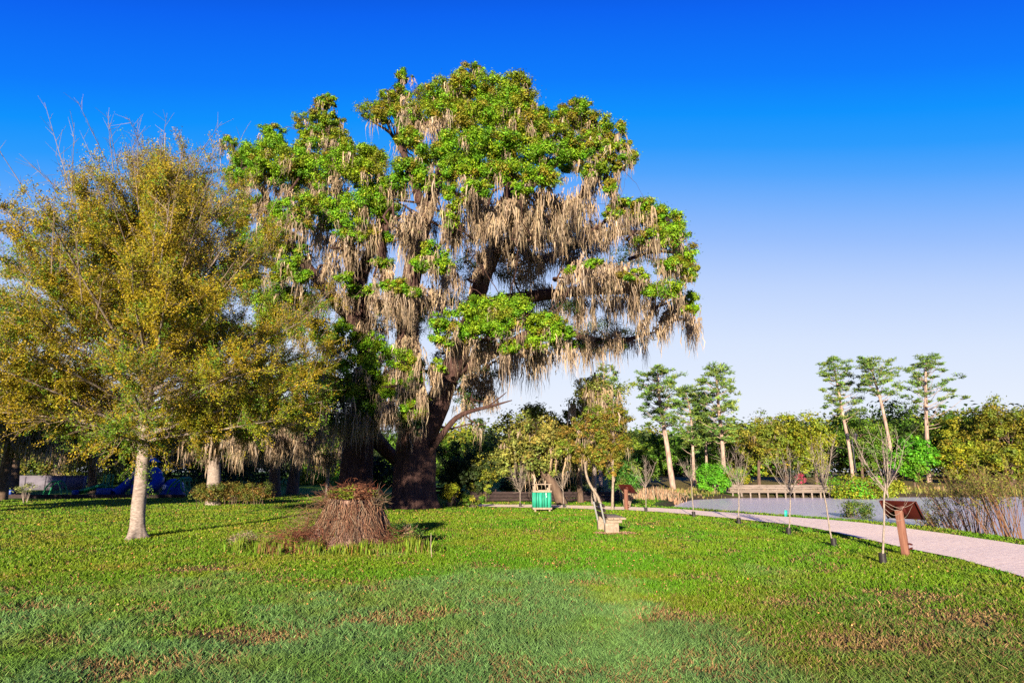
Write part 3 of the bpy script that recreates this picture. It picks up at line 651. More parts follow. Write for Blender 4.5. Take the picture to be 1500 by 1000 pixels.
# ------------------------------------------------------------------ the yellow-green tree at left
def yellow_tree():
    rng = np.random.default_rng(5)
    Y = 14.3; b = ground(198, 789); org = (b[0], b[1], 0); Y = b[1]; px = Y / FPX
    t = thing('shade_tree', 'broad tree with ochre yellow new leaves and a smooth grey trunk standing on the lawn', 'tree', org)
    tr = [(199,792,11),(201,775,9.6),(203,740,8.9),(207,700,8.5),(211,655,8.2),(216,600,7.6),(221,540,6.8),(227,470,5.6),(233,400,4.4),(238,330,3.2),(240,260,2.0),(242,195,.6)]
    Pp = np.array([at(u, v, Y + (789 - v) * .001) for u, v, r in tr]); Pp[0][2] = -.15
    Pp, Rr = smooth_path(Pp, [r * px for u, v, r in tr], .08)
    def disp(a, PP, R):
        q = np.stack([np.cos(a) * 2, np.sin(a) * 2, np.broadcast_to(PP[:, 2:3] * 2.5, a.shape)], -1).reshape(-1, 3)
        fl = np.exp(-np.maximum(PP[:, 2:3], 0) / .16) * (.30 + 1.5 * np.maximum(0, np.sin(a * 2.5 + 2.2)) ** 3)
        return 1 + (fbm(q, 4, 2).reshape(a.shape) - .5) * .14 + fl
    mt = MB(); tube(mt, Pp, Rr, 26, disp=disp)
    mt.build('trunk', M_greybark, t, org, smooth=True)
    TZ = Pp[:, 2]
    def trunk_at(z): 
        k = int(np.argmin(abs(TZ - z))); return Pp[k], Rr[k]
    R_env = lambda z: np.interp(z, [1.5, 2.2, 3.2, 4.5, 5.5, 6.5, 7.5, 8.5, 9.3, 10.3], [3.8, 4.5, 5.0, 4.95, 4.7, 4.3, 3.6, 2.8, 1.9, .5])
    mbr, mtw, mf = MB(), MB(), MB()
    tips0, tips1, dirs = [], [], []
    nprim = 128
    for i in range(nprim):
        z0 = 2.4 + 6.45 * (i / nprim) ** 1.22 + rng.normal(0, .06)
        p0, r0 = trunk_at(z0); az = i * 2.39996 + rng.normal(0, .25)
        zt = (z0 - 2.4) / 6.45
        rise = math.radians(np.interp(zt, [0, .12, .35, .7, 1], [9, 18, 38, 55, 68]) + rng.normal(0, 7))
        L = 3.0
        for _ in range(6): L = .5 * L + .5 * R_env(z0 + L * math.sin(rise)) / max(math.cos(rise), .25)
        L = min(L, 6.0) * (.70 + .36 * rng.random())
        h = np.array([math.cos(az), math.sin(az), 0])
        s = np.linspace(0, 1, 8)[:, None]
        curve = np.interp(zt, [0, .3, 1], [-.05, .35, .3])
        P_ = p0 + h * L * s * math.cos(rise) + np.array([0, 0, 1]) * (L * s * math.sin(rise) + curve * s * s * .8) + np.cumsum(rng.normal(0, .035, (8, 3)), 0) * s
        r = min(r0 * .55, .014 + .0085 * L)
        R_ = r * (1 - s[:, 0] * .88)
        tube(mbr, P_, R_, 6)
        m = int(L / .115)
        for k in range(m):
            f = .14 + .86 * (k + rng.random()) / m
            q = f * 7; a = int(min(6, q)); pp = P_[a] * (1 - (q - a)) + P_[a + 1] * (q - a)
            d0 = unit(P_[a + 1] - P_[a])
            d = unit(d0 * .55 + rdir(rng, 1)[0] * .75 + np.array([0, 0, .28 + .25 * zt]))
            l = (.35 + 1.0 * rng.random()) * (1.1 - .55 * f) * np.interp(zt, [0, 1], [1.1, .75])
            tips0.append(pp); tips1.append(pp + d * l)
    T0, T1 = np.array(tips0), np.array(tips1)
    twigs(mtw, T0, T1, .0085, .0035)
    # twiglets
    k = rng.integers(0, len(T0), 22000); f = .15 + .85 * rng.random((len(k), 1))
    S0 = T0[k] * (1 - f) + T1[k] * f; dd = unit(unit(T1[k] - T0[k]) * .8 + rdir(rng, len(k)) * .75 + np.array([[0, 0, .2]]))
    S1 = S0 + dd * (.12 + .38 * rng.random((len(k), 1)))
    twigs(mtw, S0, S1, .004, .0018)
    # bare leaders above the leaves
    nb = 95; zz_ = 4.4 + 4.9 * rng.random(nb); L0, L1, X0, X1 = [], [], [], []
    for z in zz_:
        p, _ = trunk_at(min(z, 9.2)); az = rng.random() * 6.283; R = R_env(z + .4) * (.55 + .5 * rng.random())
        a = np.array([p[0] + R * math.cos(az), p[1] + R * math.sin(az), z + .5 - .05 * R]); o = unit(np.array([math.cos(az) * .75, math.sin(az) * .75, 1.0]) + rng.normal(0, .2, 3))
        l = .9 + 1.3 * rng.random(); L0.append(a); L1.append(a + o * l)
        for q in range(13):
            f_ = rng.random(); st = a + o * l * f_; X0.append(st); X1.append(st + unit(o + rng.normal(0, .6, 3)) * (.15 + .35 * rng.random()))
    twigs(mtw, np.array(L0), np.array(L1), .012, .003); twigs(mtw, np.array(X0), np.array(X1), .005, .002)
    # leaves hang in small sprays along the twigs
    n = 850000
    w = np.ones(len(S0)); w *= np.where(S1[:, 2] > 9.0, .4, 1.0)
    gap = fbm(S0 * .55, 3, 12); w *= np.where(gap < .40, .25, 1.0)
    k = rng.choice(len(S0), n, p=w / w.sum()); f = rng.random((n, 1)) * 1.15
    C = S0[k] * (1 - f) + S1[k] * f + rng.normal(0, .045, (n, 3))
    ax = unit(unit(S1[k] - S0[k]) * .5 + rdir(rng, n) * .8 + np.array([[0, 0, -.35]]))
    pal = np.array([(.295, .215, .005), (.255, .21, .005), (.33, .24, .006), (.215, .23, .006), (.10, .19, .008), (.20, .125, .006)])
    tw = rng.choice(6, len(S0), p=[.27, .24, .16, .18, .09, .06])
    lowg = fbm(S0 * .8 + 30, 3, 4) + np.where(S0[:, 2] < 3.2, .10, 0)
    tw = np.where((lowg > .64) & (rng.random(len(S0)) < .5), 4, tw)
    tw = np.where((rng.random(len(S0)) < sstep(4.5, 1.8, S0[:, 2]) * .55 * sstep(-9.5, -6, S0[:, 0])), 3, tw)
    col = np.clip(pal[tw[k]] * np.exp(rng.normal(0, .20, (n, 1))), .002, .9)
    leaves(mf, C, rdir(rng, n) + np.array([[0, -.3, .35]]), (.049 * (.55 + .8 * rng.random(n))), .42, col, rng, along=ax)
    br_ = mbr.build('branches', M_greybark, t, org, smooth=True)
    mtw.build('twigs', M_twig, br_, org); mf.build('foliage', M_leaf, t, org)
yellow_tree()

# ------------------------------------------------------------------ the shaggy stump and what grows round it
def stump():
    rng = np.random.default_rng(8)
    b = ground(503, 803); Y = b[1]; org = (b[0], Y, 0)
    t = thing('tree_stump', 'wide shaggy tree stump with peeling bark and dry vines heaped on its cut top', 'stump', org)
    zs = np.r_[np.linspace(-.1, 1.0, 90)]
    prof = np.interp(zs, [-.1, 0, .15, .4, .7, 1.0], [1.22, 1.10, .92, .74, .60, .50])
    P_ = np.c_[np.full(90, b[0]) + np.interp(zs, [0, 1], [0, .03]), np.full(90, Y + .5), zs]
    def disp(a, PP, R):
        z = PP[:, 2:3]
        tw = a + z * .25
        q = np.stack([np.cos(tw) * 7, np.sin(tw) * 7, np.broadcast_to(z * 1.3, a.shape)], -1).reshape(-1, 3)
        f = fbm(q, 4, 3).reshape(a.shape); q2 = q * np.array([[2.6, 2.6, 1.6]])
        g = fbm(q2 + 9, 3, 5).reshape(a.shape)
        but = np.maximum(0, np.sin(a * 3.5 + .8)) ** 2 * np.exp(-np.maximum(z, 0) / .38) * .26
        return 1 + (f - .5) * .34 + (g - .5) * .20 + but
    mb = MB(); tube(mb, P_, prof, 220, disp=disp, cap=True)
    mb.build('bark', M_stump, t, org, smooth=False)
    C0 = np.array([b[0] + .03, Y + .5, 0])
    # peeling bark strips and dead vine stems running down the side
    ms = MB()
    for i in range(950):
        a = rng.random() * 2 * np.pi; z1 = .45 + .6 * rng.random(); z0 = max(.0, z1 - .25 - .6 * rng.random()); k = 9
        z = np.linspace(z1, z0, k); R = np.interp(z, [0, .15, .4, .7, 1.0, 1.1], [1.10, .94, .76, .62, .52, .50]) + .0 + rng.random() * .05
        aa = a + np.cumsum(rng.normal(0, .035, k)) + (z - z1) * rng.normal(0, .22)
        R = R + np.maximum(0, np.sin(aa * 3.5 + .8)) ** 2 * np.exp(-z / .38) * .20 + np.abs(rng.normal(0, .012, k))
        tube(ms, C0 + np.c_[np.cos(aa) * R, np.sin(aa) * R, z], np.linspace(.0085, .003, k) * (.5 + 1.1 * rng.random()), 4,
             C=vary(rng, (.60, .42, .36), 1, .6, .1)[0])
    # dry vine tangle on the top and at the left foot
    def tangle(n, c, s, zr, l, base, r=.006):
        p0 = np.asarray(c) + rng.normal(0, 1, (n, 3)) * np.array(s); p0[:, 2] = np.maximum(p0[:, 2], zr)
        d = rdir(rng, n); d[:, 2] *= .55; p1 = p0 + d * (l * (.4 + rng.random((n, 1))))
        p2 = p1 + unit(d + rng.normal(0, .55, (n, 3)) + np.array([[0, 0, -.25]])) * (l * (.3 + .6 * rng.random((n, 1))))
        p1[:, 2] = np.maximum(p1[:, 2], .02); p2[:, 2] = np.maximum(p2[:, 2], .01)
        cc = vary(rng, base, n, .3, .12)
        twigs(ms, p0, p1, r, r * .8, cc); twigs(ms, p1, p2, r * .8, r * .35, cc)
    ms.build('peeling_strips', M_twig, t, org); ms = MB()
    tangle(900, C0 + (0, 0, 1.12), (.24, .24, .09), 1.0, .15, (.55, .26, .20))
    tangle(110, C0 + (-.48, -.1, 1.0), (.12, .22, .08), .7, .22, (.8, .55, .45))
    tangle(70, C0 + (.56, -.1, .98), (.08, .18, .08), .7, .26, (.9, .7, .6))
    tangle(160, C0 + (-.85, -.2, .55), (.16, .3, .25), .05, .40, (.8, .62, .45), .004)
    tangle(1100, C0 + (-.75, -.55, .16), (.26, .28, .14), .03, .26, (.55, .26, .20))
    tangle(260, C0 + (-1.35, -.4, .10), (.26, .22, .07), .02, .30, (.65, .52, .42), .004)
    tangle(420, C0 + (.85, -.5, .14), (.22, .26, .10), .02, .32, (.6, .32, .25))
    ms.build('vine_stems', M_twig, t, org)
    ml = MB()
    n = 2600; a = rng.random(n) * 6.283; R = .58 * rng.random(n) ** .5
    C = C0 + np.c_[np.cos(a) * R, np.sin(a) * R, 1.03 + .26 * rng.random(n) * (1.2 - R)]
    g = fbm(C * 3, 3, 4)[:, None]
    col = np.where(g > .52, vary(rng, (.13, .17, .012), n), vary(rng, (.20, .085, .04), n))
    leaves(ml, C, rdir(rng, n) + np.array([[0, -.3, .7]]), .05 * (.5 + rng.random(n)), .6, col, rng)
    ml.build('vine_leaves', M_leaf, t, org)
    # leafy weeds at the foot: many thin stems of grass and herbs -> ground cover
    mw = MB(); n = 26000
    P_ = np.c_[b[0] + rng.normal(0, 1.05, n), Y - .32 + rng.normal(0, .40, n)]
    e = ((P_[:, 0] - b[0]) / 2.2) ** 2 + ((P_[:, 1] - (Y - .45)) / 1.0) ** 2
    P_ = P_[e < .35 + .9 * rng.random(len(e))]; cl = fbm(np.c_[P_ * 3.2, np.zeros(len(P_))], 3, 17); kp = cl > .38 + .22 * rng.random(len(cl)); P_ = P_[kp]; cl = cl[kp]; n = len(P_)
    h = (.10 + .55 * np.maximum(cl - .45, 0) + .05 * rng.random(n)) * (.6 + .7 * rng.random(n))
    base = np.c_[P_, H(P_)]; la = rng.random(n) * 6.283; ln = np.c_[np.cos(la), np.sin(la)] * (h * .35 * (.3 + rng.random(n)))[:, None]
    sd = np.c_[np.sin(la), -np.cos(la), 0 * la] * (.005 + .007 * rng.random((n, 1)))
    mid = base + np.c_[ln * .4, h * .6]; tip = base + np.c_[ln, h]
    V = np.stack([base - sd * .4, base + sd * .4, mid + sd, tip, mid - sd], 1); ii = np.arange(n)[:, None] * 5
    col = np.where(rng.random((n, 1)) < (.10 + .45 * sstep(.42, .68, fbm(np.c_[P_ * 2.2, np.zeros(n)], 3, 5)))[:, None], vary(rng, (.24, .13, .05), n), vary(rng, (.14, .21, .015), n))
    mw.add(V.reshape(-1, 3), ii + np.array([[0, 1, 2, 4]]), np.repeat(col, 5, 0)); mw.F.append(ii + np.array([[4, 2, 3]]))
    tag(mw.build('weeds', M_grass), kind='stuff')
    return C0
SC = stump()

def small_shrub(name, label, cat, x, y, hw, hh, n, size, pals, seed, stems=14, stem_mat=None, group=None, asp=.55, base_frac=.2, tufts=26, stemcol=None):
    """a bush: several stems from the base, leaves in tufts"""
    rng = np.random.default_rng(seed); z = hz(x, y); org = (x, y, z)
    t = thing(name, label, cat, org, group=group)
    mf, ms = MB(), MB()
    blob(mf, (x, y, z + hh * (base_frac + (1 - base_frac) * .5)), (hw * .85, hw * .8, hh * (1 - base_frac) * .52), n, size, pals, rng, asp=asp, tufts=tufts, tr=.36)
    a = rng.random(stems) * 6.283
    p0 = np.c_[x + np.cos(a) * hw * .12, y + np.sin(a) * hw * .12, np.full(stems, z - .05)]
    p1 = np.c_[x + np.cos(a) * hw * .75 * rng.random(stems), y + np.sin(a) * hw * .7 * rng.random(stems), z + hh * (.6 + .4 * rng.random(stems))]
    twigs(ms, p0, p1, .012 + hh * .006, .004)
    ms.build('stems', stem_mat or M_twig, t, org); mf.build('foliage', M_leaf, t, org)
    return t
g = ground(592, 800)
small_shrub('shrub', 'low dark green and pinkish shrub at the right foot of the stump', 'shrub', g[0], g[1], .42, .50, 2200, .05, [(.03, .08, .012), (.06, .12, .012), (.25, .17, .10)], 3)
g = ground(355, 800)
small_shrub('dry_weed', 'dry grey weed clump on the lawn left of the stump', 'weed', g[0], g[1], .38, .30, 900, .035, [(.20, .17, .10), (.10, .15, .02), (.26, .20, .15)], 4, stems=30)

g0 = ground(633, 819)
mb = MB(); tube(mb, *smooth_path([(g0[0], g0[1], -.05), (g0[0] - .03, g0[1], .25), (g0[0] - .035, g0[1] + .02, .48)], [.008, .007, .005], .06), 7, C=(1.15, 1.1, 1.0))
tag(mb.build('stick', M_palebark, None, (g0[0], g0[1], 0)), 'thin bare pale stick stuck upright in the grass right of the stump', 'stick')

# ------------------------------------------------------------------ row of bare saplings along the path
def sapling(label, base, lean_top, fork_v, top_v, spread, seed, nbr=7, guard=True, thick=1.0, droop=False, tagged=False, group='bare saplings in a row along the path', twigc=(1, 1, 1)):
    rng = np.random.default_rng(seed)
    b = ground(*base); Y = b[1]; x = b[0]; z0 = hz(x, Y); org = (x, Y, z0); px = Y / FPX
    t = thing('sapling', label, 'sapling', org, group=group)
    F = at(lean_top, fork_v, Y); Tp = at(lean_top - 1, top_v, Y)
    ms, mbr = MB(), MB()
    r0 = .017 * thick
    k = np.linspace(0, 1, 12)[:, None]
    S_ = np.array([x, Y, z0 - .05]) * (1 - k) + F * k + np.cumsum(rng.normal(0, .006, (12, 3)), 0) * np.array([[1, 1, 0]])
    tube(ms, S_, np.linspace(r0 * 1.15, r0 * .8, 12), 9)
    st_ = ms.build('stem', M_palebark, t, org, smooth=True)
    hgt = Tp[2] - F[2]; W = spread * px
    P0, P1 = [], []
    for i in range(nbr):
        a = i * 2.4 + rng.normal(0, .3); lead = i == 0
        out = 0.04 if lead else (.35 + .65 * rng.random())
        d = np.array([math.cos(a), math.sin(a), 0]) * W * out
        top = F + d + np.array([0, 0, hgt * (1.0 if lead else .55 + .4 * rng.random())])
        st = S_[-1] - np.array([0, 0, .30 * rng.random() * hgt * (0 if lead else 1)])
        mid = st + (top - st) * .45 + d * .14
        Pp, Rr = smooth_path([st, mid, top], [r0 * .62, r0 * .4, r0 * .12], .07)
        tube(mbr, Pp, Rr, 5)
        for q in range(int(9 + 7 * rng.random())):
            j = rng.integers(1, len(Pp)); e = unit(np.array([math.cos(a), math.sin(a), 0]) * .3 + rng.normal(0, .45, 3) + np.array([0, 0, .75]))
            P0.append(Pp[j]); P1.append(Pp[j] + e * (.10 + .28 * rng.random()) * max(hgt, .5))
    if droop:
        for q in range(4):
            a = rng.normal(.2, .6); L = .25 + .25 * rng.random(); st = S_[-4] + np.array([0, 0, rng.normal(0, .1)])
            d = np.array([math.cos(a), math.sin(a) * .6 - .3, 0])
            Pp, Rr = smooth_path([st, st + d * L * .5 + (0, 0, -.12), st + d * L + (0, 0, -.05), st + d * L * 1.4 + (0, 0, .16)], [.005, .004, .003, .0015], .05)
            tube(mbr, Pp, Rr, 5)
    P0, P1 = np.array(P0), np.array(P1)
    twigs(mbr, P0, P1, r0 * .2 + .0008 * Y / 10, r0 * .10)
    kk = rng.integers(0, len(P0), 90); f = rng.random((90, 1)); q0 = P0[kk] * (1 - f) + P1[kk] * f
    twigs(mbr, q0, q0 + unit(unit(P1 - P0)[kk] + rng.normal(0, .6, (90, 3))) * (.05 + .12 * rng.random((90, 1))), r0 * .13, r0 * .07)
    mbr.build('branches', M_palebark, t, org, smooth=True)
    if guard:
        mg = MB(); gh = .19
        for ro, sgn in ((.062, 1), (.054, -1)):
            a = np.arange(20) / 20 * 6.2832
            V = np.vstack([np.c_[x + .01 + np.cos(a) * ro, Y + np.sin(a) * ro, np.full(20, z0 + zz)] for zz in (0, gh)])
            mg.add(V, [(q, (q + 1) % 20, 20 + (q + 1) % 20, 20 + q) for q in range(20)])
        a = np.arange(20) / 20 * 6.2832
        V = np.vstack([np.c_[x + .01 + np.cos(a) * ro, Y + np.sin(a) * ro, np.full(20, z0 + gh)] for ro in (.062, .054)])
        mg.add(V, [(q, (q + 1) % 20, 20 + (q + 1) % 20, 20 + q) for q in range(20)])
        mg.build('trunk_guard', M_black, t, org)
    if tagged:
        mt_ = MB(); box(mt_, (x - .03, Y - .03, z0 + .56), (.09, .012, .16), rot('z', .3) @ rot('y', .12)); mt_.build('tag', M_tag, st_, org)
    return t
sapling('bare white-stemmed sapling with drooping shoots just in front of the nearest maroon sign', (1293, 824), 1299, 705, 626, 42, 1, 11, thick=1.05, droop=True)
sapling('bare leaning sapling left of the nearest maroon sign, its black guard standing beside the stem', (1221, 799), 1207, 705, 640, 34, 2, 8)
sapling('bare sapling carrying a small teal tag on its stem', (1155, 782), 1156, 712, 655, 34, 3, 9, tagged=True)
sapling('bare sapling on the lawn edge left of the teal-tagged sapling, before the boardwalk end', (1082, 766), 1081, 712, 652, 26, 4, 10)
sapling('bare sapling halfway between the bench and the teal-tagged sapling', (1016, 757), 1013, 700, 668, 17, 5, 8)
sapling('bare sapling just right of the distant maroon sign', (946, 750), 946, 705, 672, 20, 6, 11)
sapling('bare sapling a little right of the green bin', (826, 743), 825, 712, 690, 14, 7, 9)
sapling('bushy-topped bare sapling a little left of the green bin', (762, 742), 762, 715, 678, 17, 8, 13)

# ------------------------------------------------------------------ maroon interpretive signs
def info_sign(label, base, s=1.0, yaw=-.84, lean=-.03):
    b = ground(*base); z0 = hz(b[0], b[1]); org = (b[0], b[1], z0)
    t = thing('information_sign', label, 'sign', org, rotz=yaw, group='maroon information signs by the path')
    mp = MB(); R = rot('y', lean)
    box(mp, (math.sin(lean) * .42 * s, .0, .40 * s), (.125 * s, .125 * s, .96 * s), R)
    mp.build('post', M_redwood, t, bevel=.008)
    tilt = .75; Rp = rot('x', -tilt); c = np.array([math.sin(lean) * .9 * s + .04, .07 * s, .89 * s])
    pm = MB(); box(pm, c, (.66 * s, .53 * s, .022), Rp); pn = pm.build('panel', M_maroon, t, bevel=.004)
    pf = MB(); box(pf, c + Rp @ np.array([0, 0, .016]), (.60 * s, .47 * s, .006), Rp); pf.build('sign_face', M_signface, pn)
    for sx in (-1, 1):
        rim = MB(); box(rim, c + Rp @ np.array([sx * .325 * s, 0, -.018]), (.022, .53 * s, .03), Rp); rim.build('panel_edge', M_maroon, pn)
    br = MB(); box(br, c + Rp @ np.array([0, 0, -.03]), (.16 * s, .30 * s, .035), Rp); br.build('mount_plate', M_maroon, pn)
    for zq, an in ((.235, .25), (.15, -.55)):
        a = np.arange(12) / 12 * 6.2832
        bk = MB(); e = np.c_[.045 * np.cos(a), np.zeros(12), .018 * np.sin(a)]
        V = np.vstack([e + (0, -.012, 0), e + (0, .012, 0)]) @ rot('y', an).T + np.array([.10, 0, zq]) * s
        bk.add(V, [(q, (q + 1) % 12, 12 + (q + 1) % 12, 12 + q) for q in range(12)]); bk.add(V, [tuple(range(12))]); bk.add(V, [tuple(range(23, 11, -1))])
        bk.build('bracket', M_maroon, t)
    return t
info_sign('large maroon information sign on a leaning red-brown post at the near edge of the path', (1327, 811))
info_sign('distant maroon information sign on a brown post between the bench and the green pine sapling', (918, 748), lean=0.0)

# ------------------------------------------------------------------ bench
def bench():
    b = ground(902, 783); yaw = .04
    t = thing('park_bench', 'weathered plank bench on concrete blocks with two pale back posts standing on the lawn', 'bench', (2.76, b[1] + .12, 0), rotz=yaw)
    # local x = facing (right), y = length
    for y in (-.05, 1.0):
        m_ = MB(); box(m_, (-.14, y, .13), (.36, .20, .34)); box(m_, (-.08, y, .345), (.42, .20, .09)); m_.build('concrete_leg', M_concrete, t, bevel=.012)
    s_ = MB()
    for k in range(3): box(s_, (-.19 + .165 * k, .48, .415), (.15, 1.45, .045))
    s_.build('seat', M_palewood, t, bevel=.006)
    R = rot('y', -.20)
    for y in (-.02, 1.02):
        m_ = MB(); box(m_, (-.33, y, .38), (.045, .06, .84), R); m_.build('back_post', M_galv, t, bevel=.006)
    q = MB()
    for k in range(3):
        z = .50 + .12 * k; box(q, (-.285 - (z - .38) * .20, .48, z), (.035, 1.45, .080), R)
    q.build('backrest', M_oldplank, t, bevel=.005)
    m_ = MB()
    n = 700; rg = np.random.default_rng(4); a = rg.random(n) * 6.28; r = rg.random(n) ** .5
    leaves(m_, np.c_[b[0] + np.cos(a) * r * .55, b[1] + .05 + np.sin(a) * r * .30, .03 + .03 * rg.random(n)], rdir(rg, n) * .5 + (0, 0, 1.), .06, .8, vary(rg, (.42, .27, .16), n, .2), rg)
    tag(m_.build('leaf_litter', M_litter), kind='stuff')
bench()

# ------------------------------------------------------------------ green slatted bin
def bin_():
    b = ground(794, 749); x, y = b[0], b[1]
    t = thing('litter_bin', 'green slatted litter bin in a timber frame with a flat wooden lid held above it', 'litter bin', (x, y + .35, 0), rotz=.06)
    rg = np.random.default_rng(2)
    f = MB()
    for sx in (-1, 1):
        for sy in (-1, 1):
            p = MB(); box(p, (sx * .30, sy * .30, .54), (.075, .075, 1.08)); p.build('post', M_palewood, t, bevel=.006)
    s_ = MB()
    wds = [.12, .095, .13, .085, .12, .13]; xx = -.37
    for side in range(4):
        xx = -.365; Rz = rot('z', side * math.pi / 2)
        for k, w in enumerate(wds):
            tone = .8 + .5 * rg.random(); c = Rz @ np.array([xx + w / 2, -.355 - .012 * (k % 2), .47])
            box(s_, c, (w - .012, .022, .64), Rz, C=(tone, tone, tone)); xx += w + .004
    sl_ = s_.build('slats', M_greenpaint, t)
    for z in (.815, .125):
        r = MB()
        for side in range(4): box(r, rot('z', side * math.pi / 2) @ np.array([0, -.372, z]), (.745, .05, .075), rot('z', side * math.pi / 2))
        r.build('rail', M_palewood, t, bevel=.005)
    l = MB(); box(l, (0, 0, 1.10), (.78, .74, .035)); l.build('lid', M_palewood, t, bevel=.005)
    k = MB(); box(k, (0, 0, .45), (.60, .60, .62)); k.build('liner', M_black, t)
    m_ = MB(); n = 260; a = rg.random(n) * 6.28; q = rg.random(n) ** .5
    d = MB(); box(d, (.15, -.395, .70), (.022, .006, .10)); box(d, (.165, -.395, .60), (.03, .006, .05)); d.build('dropping_stain', M_white, sl_)
bin_()

# ------------------------------------------------------------------ background trees
YG = [(.20, .23, .010), (.25, .25, .012), (.16, .22, .012)]            # yellow-green spring leaves
OL = [(.16, .19, .016), (.21, .20, .02), (.12, .17, .016)]             # olive
GR = [(.08, .18, .010), (.11, .20, .012), (.06, .15, .012)]            # fresh green
BG = [(.07, .27, .008), (.10, .30, .010)]                              # bright green
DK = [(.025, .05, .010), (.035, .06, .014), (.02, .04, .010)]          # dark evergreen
GY = [(.16, .19, .035), (.21, .22, .045), (.13, .17, .03)]               # grey-green live oak
OR = [(.17, .165, .012), (.15, .175, .012), (.20, .165, .014)]             # bronze / orange new leaves
PN = [(.10, .18, .03), (.14, .20, .03), (.08, .15, .03)]              # pine needles
def bg_tree(name, label, u, Y, crown, base_v=None, pals=GR, seed=1, trunk_r=.16, lean_u=0, bark=None, n=9000, size=.22, mossy=0, group=None, lumps=16, trunk_top=.6, cat='tree', asp=.6, dens=1.0):
    """crown = (u, v_top, half_width_px, v_bottom)"""
    rng = np.random.default_rng(seed * 7 + 3)
    cu, vt, hw, vb = crown; px = Y / FPX
    x = at(u, 690, Y)[0]; z0 = hz(x, Y); org = (x, Y, z0)
    t = thing(name, label, cat, org, group=group)
    Ct, Cb = at(cu, vt, Y), at(cu, vb, Y); c = (Ct + Cb) / 2; rz = (Ct[2] - Cb[2]) / 2; rx = hw * px
    mf, mt, mo = MB(), MB(), MB()
    top = np.array([c[0], Y, Cb[2] + (Ct[2] - Cb[2]) * trunk_top])
    tp, tr = smooth_path([(x, Y, z0 - .3), (x + (top[0] - x) * .35, Y, z0 + (top[2] - z0) * .45), top], [trunk_r * 1.2, trunk_r * .85, trunk_r * .35], .35)
    tube(mt, tp, tr, 10)
    for i in range(lumps):
        d = rdir(rng, 1)[0]; d[2] = d[2] * .9 + .1
        q = c + d * np.array([rx, rx * .8, rz]) * (.62 + .22 * rng.random())
        s = .34 + .26 * rng.random()
        pl = pals if rng.random() < .75 else [np.array(p) * np.array([1.15, .95, 1]) for p in pals]
        blob(mf, q, np.array([rx, rx * .8, rz]) * s * np.array([1, 1, .85]), int(n / lumps * dens), size, pl, rng, tufts=9, tr=.42, asp=asp)
        k = rng.integers(len(tp) // 2, len(tp)); tube(mt, *smooth_path([tp[k], (tp[k] + q) / 2 + (0, 0, -.1), q], [trunk_r * .3, trunk_r * .2, .02], .6), 5)
        for _ in range(int(mossy * (1 + rng.random()))):
            a = q + rng.normal(0, .35, 3) * np.array([rx, rx, rz]) * s; m = 12
            moss(mo, a + rng.normal(0, .14, (m, 3)), (.5 + 1.3 * rng.random()) * (.4 + .6 * rng.random(m)), .05 + .07 * rng.random(m), rng, MOSSC, segs=4)
    mt.build('trunk', bark or M_darkbark, t, org, smooth=True); mf.build('crown', M_leaf, t, org)
    if mossy: mo.build('spanish_moss', M_moss, t, org)
    return t
